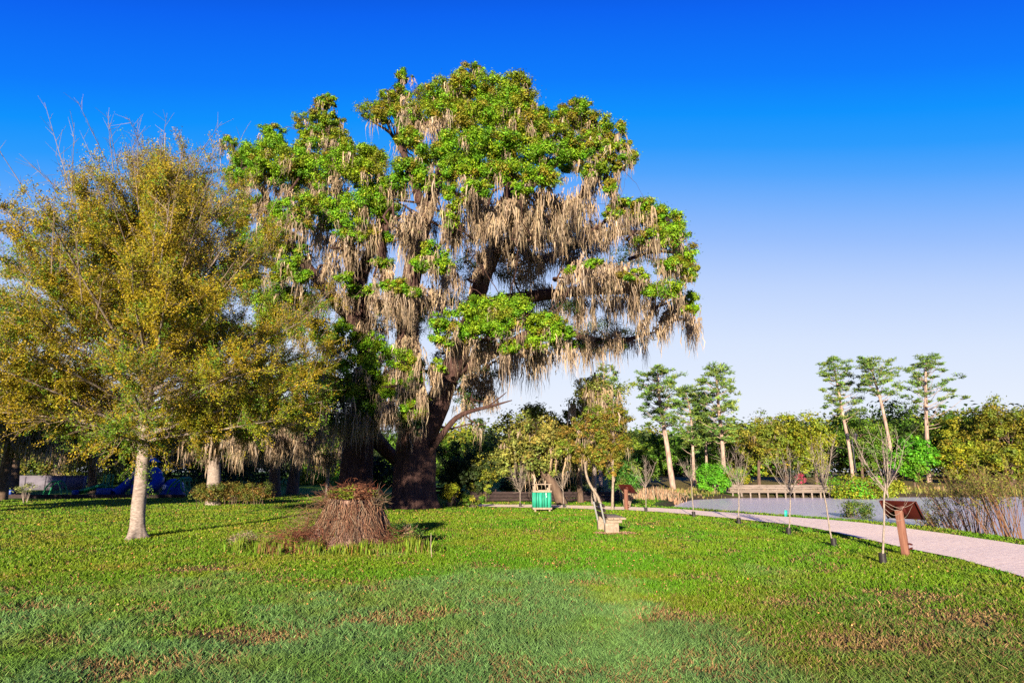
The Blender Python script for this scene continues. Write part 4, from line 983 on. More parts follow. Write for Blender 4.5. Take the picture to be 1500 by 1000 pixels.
def pine(label, pts, Y, crown, seed, r=.2, n_tuft=34, group='tall pines across the pond', tuft=.9, dense=125, pals=PN, dead=0):
    """pts: trunk (u,v) from base to top; crown: [(v, half_width_px), ...] from the bottom of the crown to its top"""
    rng = np.random.default_rng(seed)
    P_ = np.array([at(u, v, Y) for u, v in pts]); x = P_[0][0]; z0 = hz(x, Y); P_[0][2] = min(P_[0][2], z0 - .2); org = (x, Y, z0); px = Y / FPX
    t = thing('pine_tree', label, 'pine tree', org, group=group)
    tp, tr = smooth_path(P_, np.linspace(r, r * .3, len(P_)), .4)
    mt, mf, mbr = MB(), MB(), MB()
    tube(mt, tp, tr, 12, disp=lambda a, PP, R: 1 + (fbm(np.stack([np.cos(a) * 2, np.sin(a) * 2, np.broadcast_to(PP[:, 2:3], a.shape)], -1).reshape(-1, 3), 3, seed).reshape(a.shape) - .5) * .3)
    vs = np.array([v for v, w in crown]); ws = np.array([w for v, w in crown]); zs = np.array([at(750, v, Y)[2] for v in vs])
    n_tuft = int(n_tuft * 1.5); r = r * .8
    for i in range(n_tuft):
        f = (i + 2.5 * rng.random() - .75) / n_tuft; f = min(max(f, 0), 1); z = zs[0] + (zs[-1] - zs[0]) * f ** .85; w = np.interp(z, zs, ws) * px
        a = i * 2.4 + rng.normal(0, .5); rad = w * (.8 + .3 * math.sin(a * 1.0 + seed)) * (.35 + .65 * rng.random() ** .5)
        tx = np.interp(z - .3 * rad, tp[:, 2], tp[:, 0]); ty = Y
        k = int(np.argmin(abs(tp[:, 2] - (z - (.35 + .4 * rng.random()) * rad))))
        c = np.array([tx + math.cos(a) * rad, ty + math.sin(a) * rad * .9, z])
        tube(mbr, *smooth_path([tp[k], (tp[k] + c) / 2 + (0, 0, -.10 * rad), c], [max(.025, tr[k] * .25), .03, .012], .5), 5)
        s = tuft * (.5 + .6 * rng.random())
        for q in range(4):
            cc = c + rng.normal(0, .45, 3) * s * np.array([1, 1, .35]); m = dense // 4
            d = rdir(rng, m); d[:, 2] = d[:, 2] * .7 + .25
            pos = cc + d * s * .55 * rng.random((m, 1)) ** .5 * np.array([[1, 1, .6]])
            tone = np.exp(rng.normal(0, .18)); pal = np.array(pals)[rng.integers(0, len(pals))]
            leaves(mf, pos, rdir(rng, m) + (0, -.2, .5), .34 * (.6 + .8 * rng.random(m)), .22, vary(rng, pal * tone, m, .2), rng, along=d)
    for i in range(dead):
        k = int(len(tp) * (.35 + .3 * rng.random())); a = rng.random() * 6.28
        L = .8 + 1.5 * rng.random(); tube(mbr, *smooth_path([tp[k], tp[k] + np.array([math.cos(a) * L * .6, math.sin(a) * L * .6, .1]), tp[k] + np.array([math.cos(a) * L, math.sin(a) * L, .3])], [.05, .035, .015], .3), 5)
    tk = mt.build('trunk', M_pinebark, t, org, smooth=True); mbr.build('branches', M_pinebark, tk, org); mf.build('needles', M_needle, t, org)
    return t
# three tall pines across the pond, at right
pine('leftmost of the three tall pines standing above the far trees, slender and slightly leaning left', [(1250, 705), (1243, 650), (1233, 600), (1226, 560), (1220, 530)], 70, [(615, 14), (590, 38), (575, 36), (555, 34), (535, 26), (524, 12)], 1, n_tuft=36, r=.22, dead=2)
pine('middle of the three tall pines, leaning strongly left with a flat tuft on top', [(1312, 712), (1303, 650), (1292, 595), (1281, 555), (1275, 535)], 66, [(580, 16), (570, 30), (555, 32), (540, 30), (524, 22)], 2, n_tuft=26, r=.22)
pine('rightmost of the three tall pines, upright with a lopsided crown', [(1358, 690), (1357, 620), (1356, 575), (1356, 540), (1358, 525)], 70, [(598, 26), (588, 50), (570, 44), (550, 36), (535, 28), (521, 14)], 3, n_tuft=34, r=.23, dead=3)
# pines in the middle distance
pine('tall flat-topped pine with bare lower trunk left of the boardwalk', [(987, 722), (978, 660), (970, 610), (965, 575), (964, 548)], 56, [(625, 22), (600, 34), (575, 36), (555, 36), (540, 20)], 4, n_tuft=34, r=.27, dead=6, group='pines left of the boardwalk')
pine('slender pine with an open ragged top at the left end of the boardwalk', [(1062, 716), (1058, 650), (1053, 600), (1050, 560), (1050, 540)], 58, [(650, 18), (620, 30), (595, 44), (572, 38), (550, 24), (536, 10)], 5, n_tuft=36, r=.22, group='pines left of the boardwalk')
pine('short bluish pine between the flat-topped pine and the ragged pine', [(1017, 716), (1015, 660), (1012, 610), (1005, 575)], 62, [(660, 18), (630, 28), (600, 26), (580, 20), (568, 8)], 6, n_tuft=34, r=.17, group='pines left of the boardwalk')
pine('short dark pine directly left of the ragged open pine', [(1036, 716), (1034, 650), (1031, 600), (1028, 575)], 64, [(655, 14), (630, 24), (600, 22), (575, 12)], 7, n_tuft=28, r=.15, group='pines left of the boardwalk')
pine('pine half hidden behind the bronze young trees under the oak', [(880, 725), (880, 650), (882, 590), (885, 545)], 60, [(640, 20), (600, 28), (570, 30), (548, 20), (536, 8)], 8, n_tuft=24, r=.2, group='pines left of the boardwalk')

R_ = 'trees on the far bank'
bg_tree('broadleaf_tree', 'yellow-green tree directly behind the right end of the boardwalk', 1195, 64, (1192, 612, 44, 704), pals=YG, seed=1, group=R_)
bg_tree('broadleaf_tree', 'olive tree behind the middle of the boardwalk with bare hanging twigs', 1110, 62, (1113, 607, 38, 690), pals=OL, seed=2, group=R_, mossy=1)
bg_tree('broadleaf_tree', 'yellow tree behind the sapling with the teal tag', 1150, 68, (1152, 606, 32, 690), pals=YG, seed=3, group=R_)
bg_tree('broadleaf_tree', 'green tree behind the leftmost of the three tall pines', 1262, 78, (1262, 600, 40, 690), pals=GR, seed=4, group=R_)
bg_tree('broadleaf_tree', 'dark green tree behind the middle and rightmost tall pines', 1325, 80, (1322, 594, 38, 680), pals=GR + DK, seed=5, group=R_)
bg_tree('broadleaf_tree', 'rounded green tree right of the rightmost tall pine', 1390, 80, (1388, 603, 36, 690), pals=GR + OL, seed=6, group=R_)
bg_tree('broadleaf_tree', 'olive tree at the right with a rounded spreading crown above the bank', 1430, 74, (1428, 605, 36, 700), pals=OL + YG, seed=7, group=R_)
bg_tree('broadleaf_tree', 'tall bronze-tinted tree at the right edge of the photo', 1482, 70, (1478, 586, 40, 700), pals=OR + OL, seed=8, group=R_)
bg_tree('broadleaf_tree', 'lower yellow-green tree in front of the olive tree at right', 1415, 66, (1412, 645, 34, 712), pals=YG, seed=9, group=R_, n=6500)
bg_tree('broadleaf_tree', 'low yellow-olive tree standing in front of the bronze tree at right', 1478, 62, (1476, 650, 36, 714), pals=YG + OL, seed=10, group=R_, n=6500)
bg_tree('broadleaf_tree', 'bronze green tree just past the right edge of the photo', 1560, 68, (1552, 590, 44, 705), pals=OR + YG, seed=11, group=R_)
bg_tree('large_bush', 'bright green dense bush below the middle tall pine', 1337, 60, (1336, 642, 32, 706), pals=BG, seed=12, n=10000, trunk_r=.1, cat='bush', lumps=22)
bg_tree('broadleaf_tree', 'grey-green oak between the far pines and the olive tree', 1085, 70, (1078, 632, 28, 700), pals=GR + OL, seed=13, group=R_)
bg_tree('broadleaf_tree', 'small green tree behind the flat-topped pine', 945, 66, (948, 635, 34, 705), pals=GR, seed=14, group=R_)
bg_tree('broadleaf_tree', 'green tree behind the short pines left of the boardwalk', 1020, 72, (1020, 640, 40, 702), pals=GR, seed=15, group=R_)
# right of the oak
L_ = 'trees behind the litter bin'
bg_tree('live_oak', 'pale grey-green spreading oak behind the litter bin', 826, 31.5, (778, 603, 62, 708), pals=GY, seed=20, n=22000, size=.15, trunk_r=.26, bark=M_darkbark, mossy=1, lumps=26, group=L_, trunk_top=.35)
bg_tree('live_oak', 'pale mossy oak crown between the spreading grey-green oak and the bronze young trees', 850, 33.5, (842, 600, 40, 700), pals=GY + OL, seed=21, n=13000, size=.16, mossy=2, group=L_)
bg_tree('broadleaf_tree', 'dark green tree right behind the big oak trunk', 662, 52, (657, 648, 34, 712), pals=GR + DK, seed=22, group=L_, n=8000, size=.18)
bg_tree('broadleaf_tree', 'small pale green tree between the big oak trunk and the grey-green oak', 700, 54, (704, 642, 30, 700), pals=GY + GR, seed=23, group=L_, n=8000, size=.17)
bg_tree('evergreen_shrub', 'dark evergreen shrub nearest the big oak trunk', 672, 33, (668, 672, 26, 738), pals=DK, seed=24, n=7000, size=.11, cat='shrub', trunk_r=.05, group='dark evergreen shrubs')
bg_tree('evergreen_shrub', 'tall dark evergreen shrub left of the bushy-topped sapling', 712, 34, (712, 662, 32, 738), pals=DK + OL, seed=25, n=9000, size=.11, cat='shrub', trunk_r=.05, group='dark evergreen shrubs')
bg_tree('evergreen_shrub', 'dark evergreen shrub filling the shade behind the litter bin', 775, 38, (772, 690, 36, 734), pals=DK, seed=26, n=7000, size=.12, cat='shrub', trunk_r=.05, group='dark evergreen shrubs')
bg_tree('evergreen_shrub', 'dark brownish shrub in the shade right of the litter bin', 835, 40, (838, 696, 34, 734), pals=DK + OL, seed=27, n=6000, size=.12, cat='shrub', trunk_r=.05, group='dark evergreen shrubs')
g = ground(648, 742); small_shrub('shrub', 'small yellow-green shrub by the foot of the big oak trunk', 'shrub', g[0] + .3, 29.5, .55, 1.1, 2200, .09, YG, 31)
g = ground(690, 744); small_shrub('shrub', 'low leafy shrub at the start of the gravel path', 'shrub', g[0], 29.0, .7, .55, 1800, .08, OL + GR, 32)

# bronze young trees behind the bench
def bg_fix(label, base, crown, seed, r):
    global hz
    rng = np.random.default_rng(seed); b = ground(*base); Y = b[1]; px = Y / FPX; org = (b[0], Y, 0)
    t = thing('young_tree', label, 'tree', org, group='bronze-leaved young trees behind the bench')
    cu, vt, hw, vb = crown; c = (at(cu, vt, Y) + at(cu, vb, Y)) / 2; rz_ = (at(cu, vt, Y)[2] - at(cu, vb, Y)[2]) / 2; rx = hw * px
    mt, mf, mo = MB(), MB(), MB()
    tp, tr = smooth_path([(b[0], Y, -.1), at(base[0] + (cu - base[0]) * .30, (base[1] * .6 + vb * .4), Y), at(cu, vb - 10, Y), at(cu, vt + 14, Y)], [r, r * .85, r * .65, r * .15], .12)
    tube(mt, tp, tr, 10, C=(1., .97, .9))
    pal = [(.15, .165, .012), (.19, .155, .016), (.11, .17, .012), (.20, .13, .02)]
    for i in range(30):
        d = rdir(rng, 1)[0]; q = c + d * np.array([rx, rx * .9, rz_]) * (.35 + .55 * rng.random())
        blob(mf, q, np.array([rx, rx, rz_ * .7]) * (.24 + .14 * rng.random()), 520, .08, pal, rng, tufts=10, tr=.42)
        k = rng.integers(len(tp) // 2, len(tp)); tube(mt, *smooth_path([tp[k], (tp[k] + q) / 2, q], [.016, .010, .004], .3), 5, C=(.45, .4, .35))
        if rng.random() < .5:
            m = 14; moss(mo, q + rng.normal(0, .10, (m, 3)), (.3 + .7 * rng.random()) * (.4 + .6 * rng.random(m)), .025 + .035 * rng.random(m), rng, MOSSC, segs=4)
    mt.build('trunk', M_palebark, t, org, smooth=True); mf.build('crown', M_leaf, t, org); mo.build('spanish_moss', M_moss, t, org)
bg_fix('bronze-leaved young tree leaning right behind the bench, the left one of the pair', (884, 748), (858, 592, 40, 700), 41, .075)
bg_fix('bronze-leaved young tree with an upright pale trunk behind the bench, right of the pair', (897, 747), (898, 572, 34, 700), 42, .07)
bg_tree('feathery_tree', 'tall feathery pale olive tree rising behind the bronze-leaved young trees', 868, 32, (876, 548, 42, 660), pals=GY + OL, seed=28, n=9000, size=.11, trunk_r=.13, bark=M_palebark, mossy=2, lumps=26, group=L_, trunk_top=.8)
# soft green young pine behind the distant sign
g = ground(925, 747)
small_shrub('young_pine', 'bushy bright green young pine right behind the distant maroon sign', 'pine tree', g[0] + .1, g[1] + 1.6, .85, 2.4, 5200, .20, [(.05, .17, .02), (.07, .20, .02), (.12, .16, .02)], 51, asp=.16, tufts=40)
# undergrowth on the far bank by the boardwalk
U_ = 'green bushes at the water by the boardwalk'
for k, (u, v, Y, hw, hh, pal, lab) in enumerate([
    (1040, 700, 56, 1.5, 2.2, BG, 'fresh green bush under the ragged open pine'), (1075, 700, 57, 1.4, 2.0, BG + YG, 'fresh green bush at the left end of the boardwalk'),
    (1252, 722, 45.2, 2.6, 2.2, BG + YG, 'light green willow bush where the boardwalk meets the bank'), (1285, 722, 46.5, 1.7, 1.6, YG, 'straw-green bush on the bank under the middle tall pine'),
    (1045, 722, 46, 1.2, 1.2, BG, 'low green bush standing in the water left of the boardwalk')]):
    x = at(u, 690, Y)[0]; small_shrub('bush', lab, 'bush', x, Y, hw, hh, 4200, .15, pal, 60 + k, group=U_, stems=26, base_frac=.1)
g = ground(1266, 757, -.2)
small_shrub('water_shrub', 'dark green shrub growing in the pond beside the path edge', 'shrub', g[0] + .1, g[1] + .6, .80, 1.30, 2600, .085, [(.05, .12, .012), (.08, .14, .014), (.10, .14, .02)], 70, stems=26, base_frac=.15, tufts=20)
g = ground(1500, 765, -.2)

# twiggy willow shrubs at the right water edge
def willow(label, x, y, hh, hw, seed, n=32, leafy=700, lean=-.1):
    rng = np.random.default_rng(seed); z = hz(x, y); org = (x, y, z)
    t = thing('willow_shrub', label, 'shrub', org, group='bare willow shrubs at the near water edge')
    ms, mf = MB(), MB(); a = rng.random(n) * 6.28; rr = rng.random(n) ** .6
    p0 = np.c_[x + np.cos(a) * hw * .35 * rr, y + np.sin(a) * hw * .3 * rr, np.full(n, z - .05)]
    p1 = p0 + np.c_[np.cos(a) * hw * .35 * rr + lean * hh * rng.random(n), np.sin(a) * hw * .3 * rr, hh * (.35 + .25 * rng.random(n))]
    p2 = p1 + np.c_[np.cos(a) * hw * .35 * rr + lean * hh * rng.random(n), np.sin(a) * hw * .3 * rr, hh * (.15 + .3 * rng.random(n))]
    col = vary(rng, (.85, .55, .42), n, .3, .12)
    twigs(ms, p0, p1, .011, .007, col); twigs(ms, p1, p2, .007, .003, col)
    k = rng.integers(0, n, n * 8); f = rng.random((len(k), 1)); q0 = p1[k] * (1 - f) + p2[k] * f
    q1 = q0 + unit(rng.normal(0, .6, (len(k), 3)) + np.array([[0, 0, .8]])) * hh * (.06 + .14 * rng.random((len(k), 1)))
    twigs(ms, q0, q1, .004, .002, vary(rng, (.9, .75, .5), len(k), .25, .1))
    kk = rng.integers(0, len(k), leafy); f = rng.random((leafy, 1))
    leaves(mf, q0[kk] * (1 - f) + q1[kk] * f + rng.normal(0, .02, (leafy, 3)), rdir(rng, leafy) + (0, -.2, .4), .055 * (.6 + .8 * rng.random(leafy)), .4, vary(rng, (.17, .19, .02), leafy), rng)
    ms.build('stems', M_twig, t, org); mf.build('foliage', M_leaf, t, org)
for k, (u, v, off, hh, hw, lf, lab) in enumerate([
    (1405, 772, .6, 1.1, .9, 500, 'thin bare willow shrub right behind the nearest sign at the water'), (1450, 778, .6, 2.1, 1.1, 1300, 'tall arching willow shrub left of the photo edge at the water'),
    (1490, 785, .5, 1.9, 1.0, 1500, 'dense brown-stemmed willow shrub at the right photo edge'), (1432, 774, 1.3, 1.1, 1.0, 500, 'low brown willow shrub between the thin one and the arching one'),
    (1475, 780, 1.4, 1.7, 1.1, 900, 'reddish willow shrub standing behind the dense brown-stemmed one'), (1530, 790, .7, 2.0, 1.1, 1200, 'willow shrub just beyond the right photo edge')]):
    g = ground(u, v); willow(lab, g[0], g[1] + off, hh, hw, 80 + k, leafy=lf)

# reeds and dry grass on the far bank and round the water
rng = np.random.default_rng(19)
n = 30000
x = 4.5 + 52 * rng.random(n); y = 36 + 22 * rng.random(n) ** 1.3; P = np.c_[x, y]
d = poly_dist(P, pond_poly); ins = in_poly(P, pond_poly)
ok = ((ins & (d < .7)) | (~ins & (d < 7))) & ~((np.abs(P[:, 1] - 46.5) < 1.5) & (P[:, 0] > 15.5) & (P[:, 0] < 25.5)) & ~in_poly(P, path_mask) & (y > 35)
P = P[ok & (rng.random(n) < .25 + fbm(np.c_[P * .35, np.zeros(n)], 3, 2) ** 1.5)]; n = len(P)
h = (.15 + 1.1 * np.maximum(fbm(np.c_[P * .8, np.zeros(n)], 3, 9) - .25, 0)) * (.3 + .9 * rng.random(n)) * .75
base = np.c_[P, H(P)]; la = rng.random(n) * 6.283; ln = np.c_[np.cos(la), np.sin(la)] * (h * .3)[:, None]
sd = np.c_[np.sin(la), -np.cos(la), 0 * la] * .03
mid = base + np.c_[ln * .4, h * .6]; tip = base + np.c_[ln, h]
V = np.stack([base - sd * .6, base + sd * .6, mid + sd, tip, mid - sd], 1); ii = np.arange(n)[:, None] * 5
g_ = fbm(np.c_[P * .25, np.zeros(n)], 3, 6)[:, None]
col = np.where(g_ > .5, vary(rng, (.32, .21, .11), n), vary(rng, (.19, .19, .04), n)); pk = (P[:, :1] < 12); col = np.where(pk, vary(rng, (.30, .20, .13), n), col); 
mb = MB(); mb.add(V.reshape(-1, 3), ii + np.array([[0, 1, 2, 4]]), np.repeat(col, 5, 0)); mb.F.append(ii + np.array([[4, 2, 3]]))
tag(mb.build('reeds', M_grass), kind='stuff')

# ------------------------------------------------------------------ boardwalk, lamp post, small far things
def boardwalk():
    x0, x1, Y = at(1062, 690, 46.5)[0], at(1233, 690, 46.5)[0], 46.5; cx = (x0 + x1) / 2; L = x1 - x0
    t = thing('boardwalk', 'grey timber boardwalk with a plank side rail crossing the far end of the pond', 'boardwalk', (cx, Y, 0))
    d = MB(); box(d, (0, 0, .13), (L, 1.6, .09)); d.build('deck', M_board, t)
    for y, z, w in ((-.80, .56, .13), (-.80, .40, .13), (-.80, .24, .12), (.80, .56, .13), (.80, .40, .13)):
        r = MB(); box(r, (0, y, z), (L, .05, w)); r.build('rail', M_board, t)
    for k in range(14):
        p = MB(); xx = -L / 2 + .2 + k * (L - .4) / 13
        box(p, (xx, -.74, -.15), (.11, .07, 1.5)); p.build('post', M_board, t)
    for k in range(14):
        p = MB(); xx = -L / 2 + .35 + k * (L - .6) / 13
        box(p, (xx, .72, -.15), (.11, .07, 1.5)); p.build('post', M_board, t)
boardwalk()
def lamp_post():
    Y = 62; b = at(1256, 712, Y); z0 = hz(b[0], Y)
    t = thing('lamp_post', 'black lamp post with a twin lantern head beside the leftmost tall pine', 'lamp post', (b[0], Y, z0))
    p = MB(); h = 4.7
    tube(p, [(0, 0, -.1), (0, 0, .6), (0, 0, .65), (0, 0, h)], [.13, .12, .075, .06], 12); p.build('pole', M_lamp, t, smooth=False)
    a = MB(); tube(a, [(-.42, 0, h - .1), (-.2, 0, h - .25), (0, 0, h - .3), (.2, 0, h - .25), (.42, 0, h - .1)], [.03] * 5, 8); ar_ = a.build('arm', M_lamp, t)
    for sx in (-1, 1):
        l = MB(); tube(l, [(sx * .42, 0, h - .1), (sx * .42, 0, h), (sx * .42, 0, h + .38), (sx * .42, 0, h + .42), (sx * .42, 0, h + .62)], [.06, .12, .19, .23, .02], 10); l.build('lantern', M_lamp, ar_)
lamp_post()
x = at(1170, 690, 56)[0]; small_shrub('flowering_shrub', 'small pink flowering shrub showing above the boardwalk rail', 'shrub', x, 56, .55, 1.35, 700, .11, [(.45, .06, .12), (.35, .05, .10), (.05, .10, .02)], 90)

# ------------------------------------------------------------------ left: hedge, dwarf tree, playground, trees in the shade
def hedge():
    rng = np.random.default_rng(6); a, b = ground(276, 740), ground(380, 740); Y = a[1] + .8; cx = (a[0] + b[0]) / 2; L = b[0] - a[0]; org = (cx, Y, 0)
    t = thing('hedge', 'clipped olive-brown hedge block on the lawn behind the grey trunk', 'hedge', org)
    mf, ms = MB(), MB()
    for i in range(52):
        c = np.array([cx + (rng.random() - .5) * L * .92, Y + rng.normal(0, .35), .26 + .54 * rng.random()])
        blob(mf, c, (.42, .38, .30), 420, .075, [(.10, .12, .014), (.13, .12, .02), (.07, .10, .012), (.17, .10, .02)], rng, tufts=9, tr=.5)
    k = 60; p0 = np.c_[cx + (rng.random(k) - .5) * L * .95, Y + rng.normal(0, .3, k), np.zeros(k)]; twigs(ms, p0, p0 + np.c_[rng.normal(0, .15, k), rng.normal(0, .15, k), .5 + .5 * rng.random(k)], .014, .005)
    ms.build('stems', M_darkbark, t, org); mf.build('foliage', M_leaf, t, org)
hedge()
g = ground(37, 736); small_shrub('dwarf_tree', 'tiny sparse pale-leaved tree standing alone on the lawn at far left', 'tree', g[0], g[1], .58, 1.05, 520, .07, [(.22, .24, .08), (.16, .19, .05)], 95, stems=9, stem_mat=M_palebark, base_frac=.42, tufts=16)

def playground():
    Y = 41.0; X = lambda u, y=Y: at(u, 690, y)[0]; px = Y / FPX
    t = thing('play_structure', 'blue and green climbing frame with a tube slide in the shade beyond the lawn', 'play structure', (X(215), Y, 0))
    ox = X(215); r = lambda u: X(u) - ox
    zv = lambda v: at(750, v, Y)[2]
    for u, vt in ((197, 668), (216, 664), (196.5, 672), (215, 670), (240, 690)):
        p = MB(); dy = 0 if u in (197, 216, 240) else 1.1; tube(p, [(r(u), dy, 0), (r(u), dy, zv(vt))], [.06, .06], 10); p.build('post', M_green, t)
    d = MB(); box(d, (r(206), .5, zv(703)), (1.1, 1.2, .10)); d.build('deck', M_blue, t)
    c = MB()
    V = np.array([(r(194), -.15, zv(676)), (r(219), -.15, zv(676)), (r(219), 1.25, zv(676)), (r(194), 1.25, zv(676)), (r(206.5), .55, zv(664))]); c.add(V, [(0, 1, 4), (1, 2, 4), (2, 3, 4), (3, 0, 4)]); c.add(V, [(3, 2, 1, 0)]); c.build('roof', M_blue, t)
    s_ = MB(); tube(s_, *smooth_path([(r(220), .3, zv(690)), (r(228), .2, zv(695)), (r(236), -.2, zv(706)), (r(232), -.7, zv(715)), (r(222), -1.0, zv(721))], [.36] * 5, .2), 14, cap=False); s_.build('tube_slide', M_blue, t, smooth=True)
    s_ = MB(); tube(s_, *smooth_path([(r(190), .3, zv(704)), (r(184), .0, zv(714)), (r(178), -.4, zv(723))], [.32] * 3, .2), 12, cap=False); s_.build('short_slide', M_blue, t, smooth=True)
    p = MB(); box(p, (r(206), -.1, zv(697)), (1.0, .05, .55)); box(p, (r(206), -.1, zv(716)), (.9, .05, .6)); p.build('panel', M_blue, t, bevel=.02)
    # blue climbing dome beside it
    x = X(250); t2 = thing('climbing_dome', 'large blue plastic climbing dome right of the tube slide', 'play equipment', (x, Y + .6, 0))
    m_ = MB(); k = 13
    for i in range(k):
        pass
    a = np.linspace(0, math.pi / 2, 7); tube(m_, np.c_[np.zeros(7), np.zeros(7), 1.15 * np.sin(a)], .8 * np.cos(a) + .03, 14); m_.build('shell', M_blue, t2)
    w = MB(); tube(w, [(-.25, -.60, .62), (-.25, -.76, .62)], [.16, .16], 12); w.build('porthole', M_white, t2)
    def arch(label, us, Ya):
        t3 = thing('arch_climber', label, 'play equipment', (X(us[0], Ya), Ya, 0), group='green arched climbers')
        x0 = X(us[0], Ya)
        for q in (0, .55):
            Pp = np.array([(X(u, Ya) - x0, q, at(750, v, Ya)[2]) for u, v in us[1]]); Pp[0][2] = 0; m_ = MB(); tube(m_, *smooth_path(Pp, [.05] * len(Pp), .15), 8); m_.build('hoop', M_green, t3, smooth=True)
        m_ = MB(); S_, _ = smooth_path(Pp, [.05] * len(Pp), .3); twigs(m_, S_, S_ - (0, .55, 0), .025, .025); m_.build('rungs', M_green, t3)
    arch('green arched climber at the right end of the playground', (262, [(248, 724), (252, 712), (262, 702), (272, 699), (276, 704)]), Y - .5)
    arch('second green climber curling down at the right end of the playground', (272, [(278, 700), (270, 700), (267, 710), (272, 719), (281, 721)]), Y - .9)
    arch('green arched climber in front of the pale wall', (80, [(68, 724), (72, 712), (82, 704), (90, 710), (95, 724)]), Y + 1)
    # long straight slide
    t4 = thing('slide', 'long straight green slide left of the climbing frame', 'slide', (X(140), Y, 0)); x0 = X(140)
    S0, S1 = np.array([X(160) - x0, 0, zv(711)]), np.array([X(120) - x0, -.2, zv(724) + .05])
    ang = math.atan2(S0[2] - S1[2], S0[0] - S1[0]); L = np.linalg.norm(S0 - S1); m_ = MB(); R = rot('y', -ang)
    box(m_, (S0 + S1) / 2, (L, .55, .05), R); box(m_, (S0 + S1) / 2 + (0, -.28, .08), (L, .05, .2), R); box(m_, (S0 + S1) / 2 + (0, .28, .08), (L, .05, .2), R); m_.build('chute', M_green, t4)
    for u in (158, 163):
        for q in (-.28, .28):
            m_ = MB(); tube(m_, [(X(u) - x0, q, 0), (X(u) - x0, q, zv(694))], [.05, .05], 8); m_.build('post', M_green, t4)
    m_ = MB(); box(m_, (X(162) - x0, 0, zv(711) - .04), (.5, .6, .05)); m_.build('deck', M_green, t4)
    for k, (u0, u1, vt, dy, lab) in enumerate([(147, 168, 713, -.3, 'low blue plastic play panel beside the green slide'), (176, 186, 713, .2, 'blue plastic play block left of the climbing frame'), (112, 118, 716, -.6, 'small blue play seat at the foot of the green slide'), (8, 24, 716, .3, 'blue play unit in front of the left end of the pale wall')]):
        x = X((u0 + u1) / 2, Y + dy); tt = thing('play_block', lab, 'play equipment', (x, Y + dy, 0), group='low blue play units'); w = (u1 - u0) * px; h = zv(vt)
        m_ = MB(); box(m_, (0, 0, h * .55), (w, .35, h * .7)); m_.build('body', M_blue, tt, bevel=.06); m_ = MB(); box(m_, (-w * .38, 0, h * .1), (.08, .3, h * .22)); box(m_, (w * .38, 0, h * .1), (.08, .3, h * .22)); m_.build('feet', M_blue, tt)
    m_ = MB(); xa, xb = X(5), X(300); box(m_, ((xa + xb) / 2, Y - 2.2, .10), (xb - xa, .18, .24)); tag(m_.build('timber_edging', M_oldplank, None, ((xa + xb) / 2, Y - 2.2, 0), bevel=.02), 'long dark timber edging along the front of the playground', 'edging')
    # pale wall behind
    Yw = 55; xa, xb = X(10, Yw), X(128, Yw); t5 = thing('boundary_wall', 'long pale rendered wall behind the playground at far left', 'wall', ((xa + xb) / 2, Yw, 0)); L = xb - xa
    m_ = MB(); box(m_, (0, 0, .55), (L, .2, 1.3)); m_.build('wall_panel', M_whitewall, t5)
    m_ = MB(); box(m_, (0, 0, 1.23), (L + .1, .28, .08)); m_.build('coping', M_whitewall, t5)
    m_ = MB()
    for k in range(5): box(m_, (-L / 2 + L * k / 4, -.13, .55), (.22, .08, 1.28))
    m_.build('pilaster', M_whitewall, t5)
playground()

S_ = 'mossy trees in the shade beyond the playground'
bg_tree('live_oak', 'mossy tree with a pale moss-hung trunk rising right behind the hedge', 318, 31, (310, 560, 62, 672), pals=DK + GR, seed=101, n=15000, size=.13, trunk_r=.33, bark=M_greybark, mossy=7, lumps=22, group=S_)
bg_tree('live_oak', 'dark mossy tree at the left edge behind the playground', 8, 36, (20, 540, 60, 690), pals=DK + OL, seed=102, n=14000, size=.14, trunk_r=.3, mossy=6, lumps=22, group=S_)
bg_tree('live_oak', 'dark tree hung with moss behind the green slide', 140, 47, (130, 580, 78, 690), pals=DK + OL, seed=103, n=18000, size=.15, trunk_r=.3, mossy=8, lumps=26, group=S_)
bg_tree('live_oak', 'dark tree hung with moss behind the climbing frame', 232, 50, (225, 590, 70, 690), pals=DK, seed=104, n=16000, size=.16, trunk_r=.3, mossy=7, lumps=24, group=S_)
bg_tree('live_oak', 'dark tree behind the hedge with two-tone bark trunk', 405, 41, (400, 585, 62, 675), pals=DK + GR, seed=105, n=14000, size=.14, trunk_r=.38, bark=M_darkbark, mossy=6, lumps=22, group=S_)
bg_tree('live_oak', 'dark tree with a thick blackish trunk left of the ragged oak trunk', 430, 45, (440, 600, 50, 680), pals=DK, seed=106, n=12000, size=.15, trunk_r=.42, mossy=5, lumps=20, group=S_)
bg_tree('young_tree', 'thin pale trunk of a young tree showing left of the ragged oak trunk', 481, 38, (482, 615, 34, 682), pals=GR + OL, seed=107, n=6000, size=.13, trunk_r=.11, bark=M_palebark, mossy=4, group=S_)
bg_tree('broadleaf_tree', 'bright green tree showing behind the left side of the yellow tree', 25, 44, (20, 435, 60, 530), pals=BG + GR, seed=108, n=14000, size=.17, trunk_r=.3, group=S_)
bg_tree('live_oak', 'dark understorey tree behind the pale wall', 70, 60, (60, 630, 70, 715), pals=DK + OL, seed=109, n=14000, size=.2, trunk_r=.3, mossy=3, lumps=22, group=S_)
bg_tree('broadleaf_tree', 'sunlit yellow-green tree far behind, seen between the dark trunks left of the stump', 465, 68, (470, 655, 46, 722), pals=YG + BG, seed=110, n=10000, size=.2, group=S_)
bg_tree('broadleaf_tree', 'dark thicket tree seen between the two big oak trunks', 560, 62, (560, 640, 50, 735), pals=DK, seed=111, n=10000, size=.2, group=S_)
bg_tree('broadleaf_tree', 'dark thicket tree far behind the hedge', 340, 66, (340, 620, 80, 735), pals=DK, seed=112, n=16000, size=.22, group=S_, lumps=26)
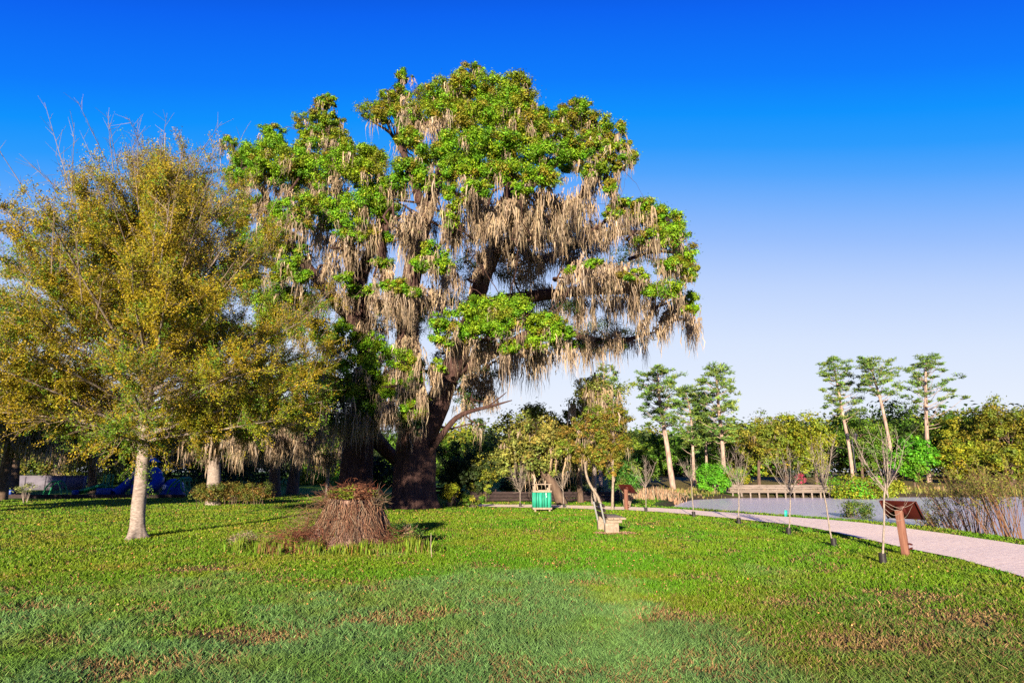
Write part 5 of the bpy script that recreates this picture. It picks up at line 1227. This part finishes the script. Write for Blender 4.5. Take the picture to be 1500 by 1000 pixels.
bg_tree('broadleaf_tree', 'dark thicket tree far behind the climbing frame', 200, 68, (200, 625, 90, 735), pals=DK, seed=113, n=16000, size=.22, group=S_, lumps=26)

def far_bench():
    Y = 30; x = at(643, 690, Y)[0]; t = thing('park_bench', 'dark backed bench in the shade right of the big oak trunk', 'bench', (x + .2, Y, 0))
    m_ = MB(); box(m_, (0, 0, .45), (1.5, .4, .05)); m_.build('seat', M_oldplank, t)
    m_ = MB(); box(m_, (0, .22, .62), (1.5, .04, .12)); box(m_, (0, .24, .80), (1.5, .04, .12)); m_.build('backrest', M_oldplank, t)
    for sx in (-1, 1):
        m_ = MB(); box(m_, (sx * .6, 0, .21), (.08, .38, .42)); box(m_, (sx * .6, .25, .6), (.06, .05, .6)); m_.build('leg', M_oldplank, t)
far_bench()
def small_sign(label, u, v, Y, w, h, zc, m, cat='sign'):
    x = at(u, 690, Y)[0]; t = thing('small_sign', label, cat, (x, Y, 0))
    p = MB(); tube(p, [(0, .03, 0), (0, .03, zc + h * .4)], [.025, .025], 8); p.build('post', M_galv, t)
    b = MB(); box(b, (0, 0, zc), (w, .02, h)); b.build('plate', m, t, bevel=.005)
    f = MB()
    for k in (-.22, .18): box(f, (0, -.013, zc + k * h), (w * .6, .005, h * .14), C=(1, 1, 1))
    f.build('printed_bands', M_lamp, t)
small_sign('small white notice sign on a post just left of the big oak trunk', 580, 708, 36, .30, .55, 1.0, M_white)
small_sign('small blue notice board between the two oak trunks', 541, 712, 38, .36, .8, .9, M_blue)
# low dark band of boards and posts behind the bin
def band():
    Y = 34; xa, xb = at(690, 690, Y)[0], at(905, 690, Y)[0]; t = thing('band', 'low dark band of boards behind the litter bin and the path', 'band', ((xa + xb) / 2, Y, 0)); L = xb - xa
    m_ = MB()
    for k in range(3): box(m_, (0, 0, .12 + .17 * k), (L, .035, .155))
    m_.build('boards', M_oldplank, t)
    for k in range(7):
        p = MB(); box(p, (-L / 2 + L * k / 6, .06, .36), (.1, .08, .62)); p.build('post', M_oldplank, t)
band()

# trees left of the view whose shadow lies over the playground (just outside the frame)
H_ = 'spreading trees left of the lawn'
for k, (x, y, h, w, lab) in enumerate([(-29.5, 24, 11, 6.5, 'spreading dark tree beyond the left edge, nearest the playground'), (-23.5, 17, 9, 4.5, 'spreading dark tree beyond the left edge, nearest the grey trunk'), (-40, 27, 12, 7, 'spreading dark tree beyond the left edge, farthest left')]):
    rg = np.random.default_rng(200 + k); org = (x, y, 0); t = thing('broadleaf_tree', lab, 'tree', org, group=H_)
    mt, mf = MB(), MB(); tube(mt, *smooth_path([(x, y, -.2), (x + .2, y, h * .35), (x, y, h * .8)], [.4, .3, .1], .4), 10)
    for i in range(26):
        d = rdir(rg, 1)[0]; q = np.array([x, y, h * .62]) + d * np.array([w, w, h * .34]) * .8
        blob(mf, q, np.array([w, w, h * .32]) * .36, 1300, .30, GR + DK, rg, tufts=8)
        tube(mt, [(x, y, h * .45), q], [.12, .03], 5)
    mt.build('trunk', M_darkbark, t, org); mf.build('crown', M_leaf, t, org)

# the wood beyond everything
rng = np.random.default_rng(77); mb = MB()
for i in range(330):
    a = -1.15 + 2.3 * rng.random(); r = 95 + 40 * rng.random(); hgt = 5.0 + 4.0 * fbm(np.array([[a * 6, 0, 0]]), 3, 4)[0] + 1.5 * rng.random()
    x, y = r * math.sin(a), r * math.cos(a); z = hz(x, y); w = 3.5 + 2.5 * rng.random()
    pal = [DK, GR, OL, YG, DK][rng.integers(0, 5)]
    blob(mb, (x, y, z + hgt * .5), (w, w, hgt * .55), 1100, .65, pal, rng, tufts=14, tr=.42)
tag(mb.build('far_wood', M_leaf), kind='stuff')
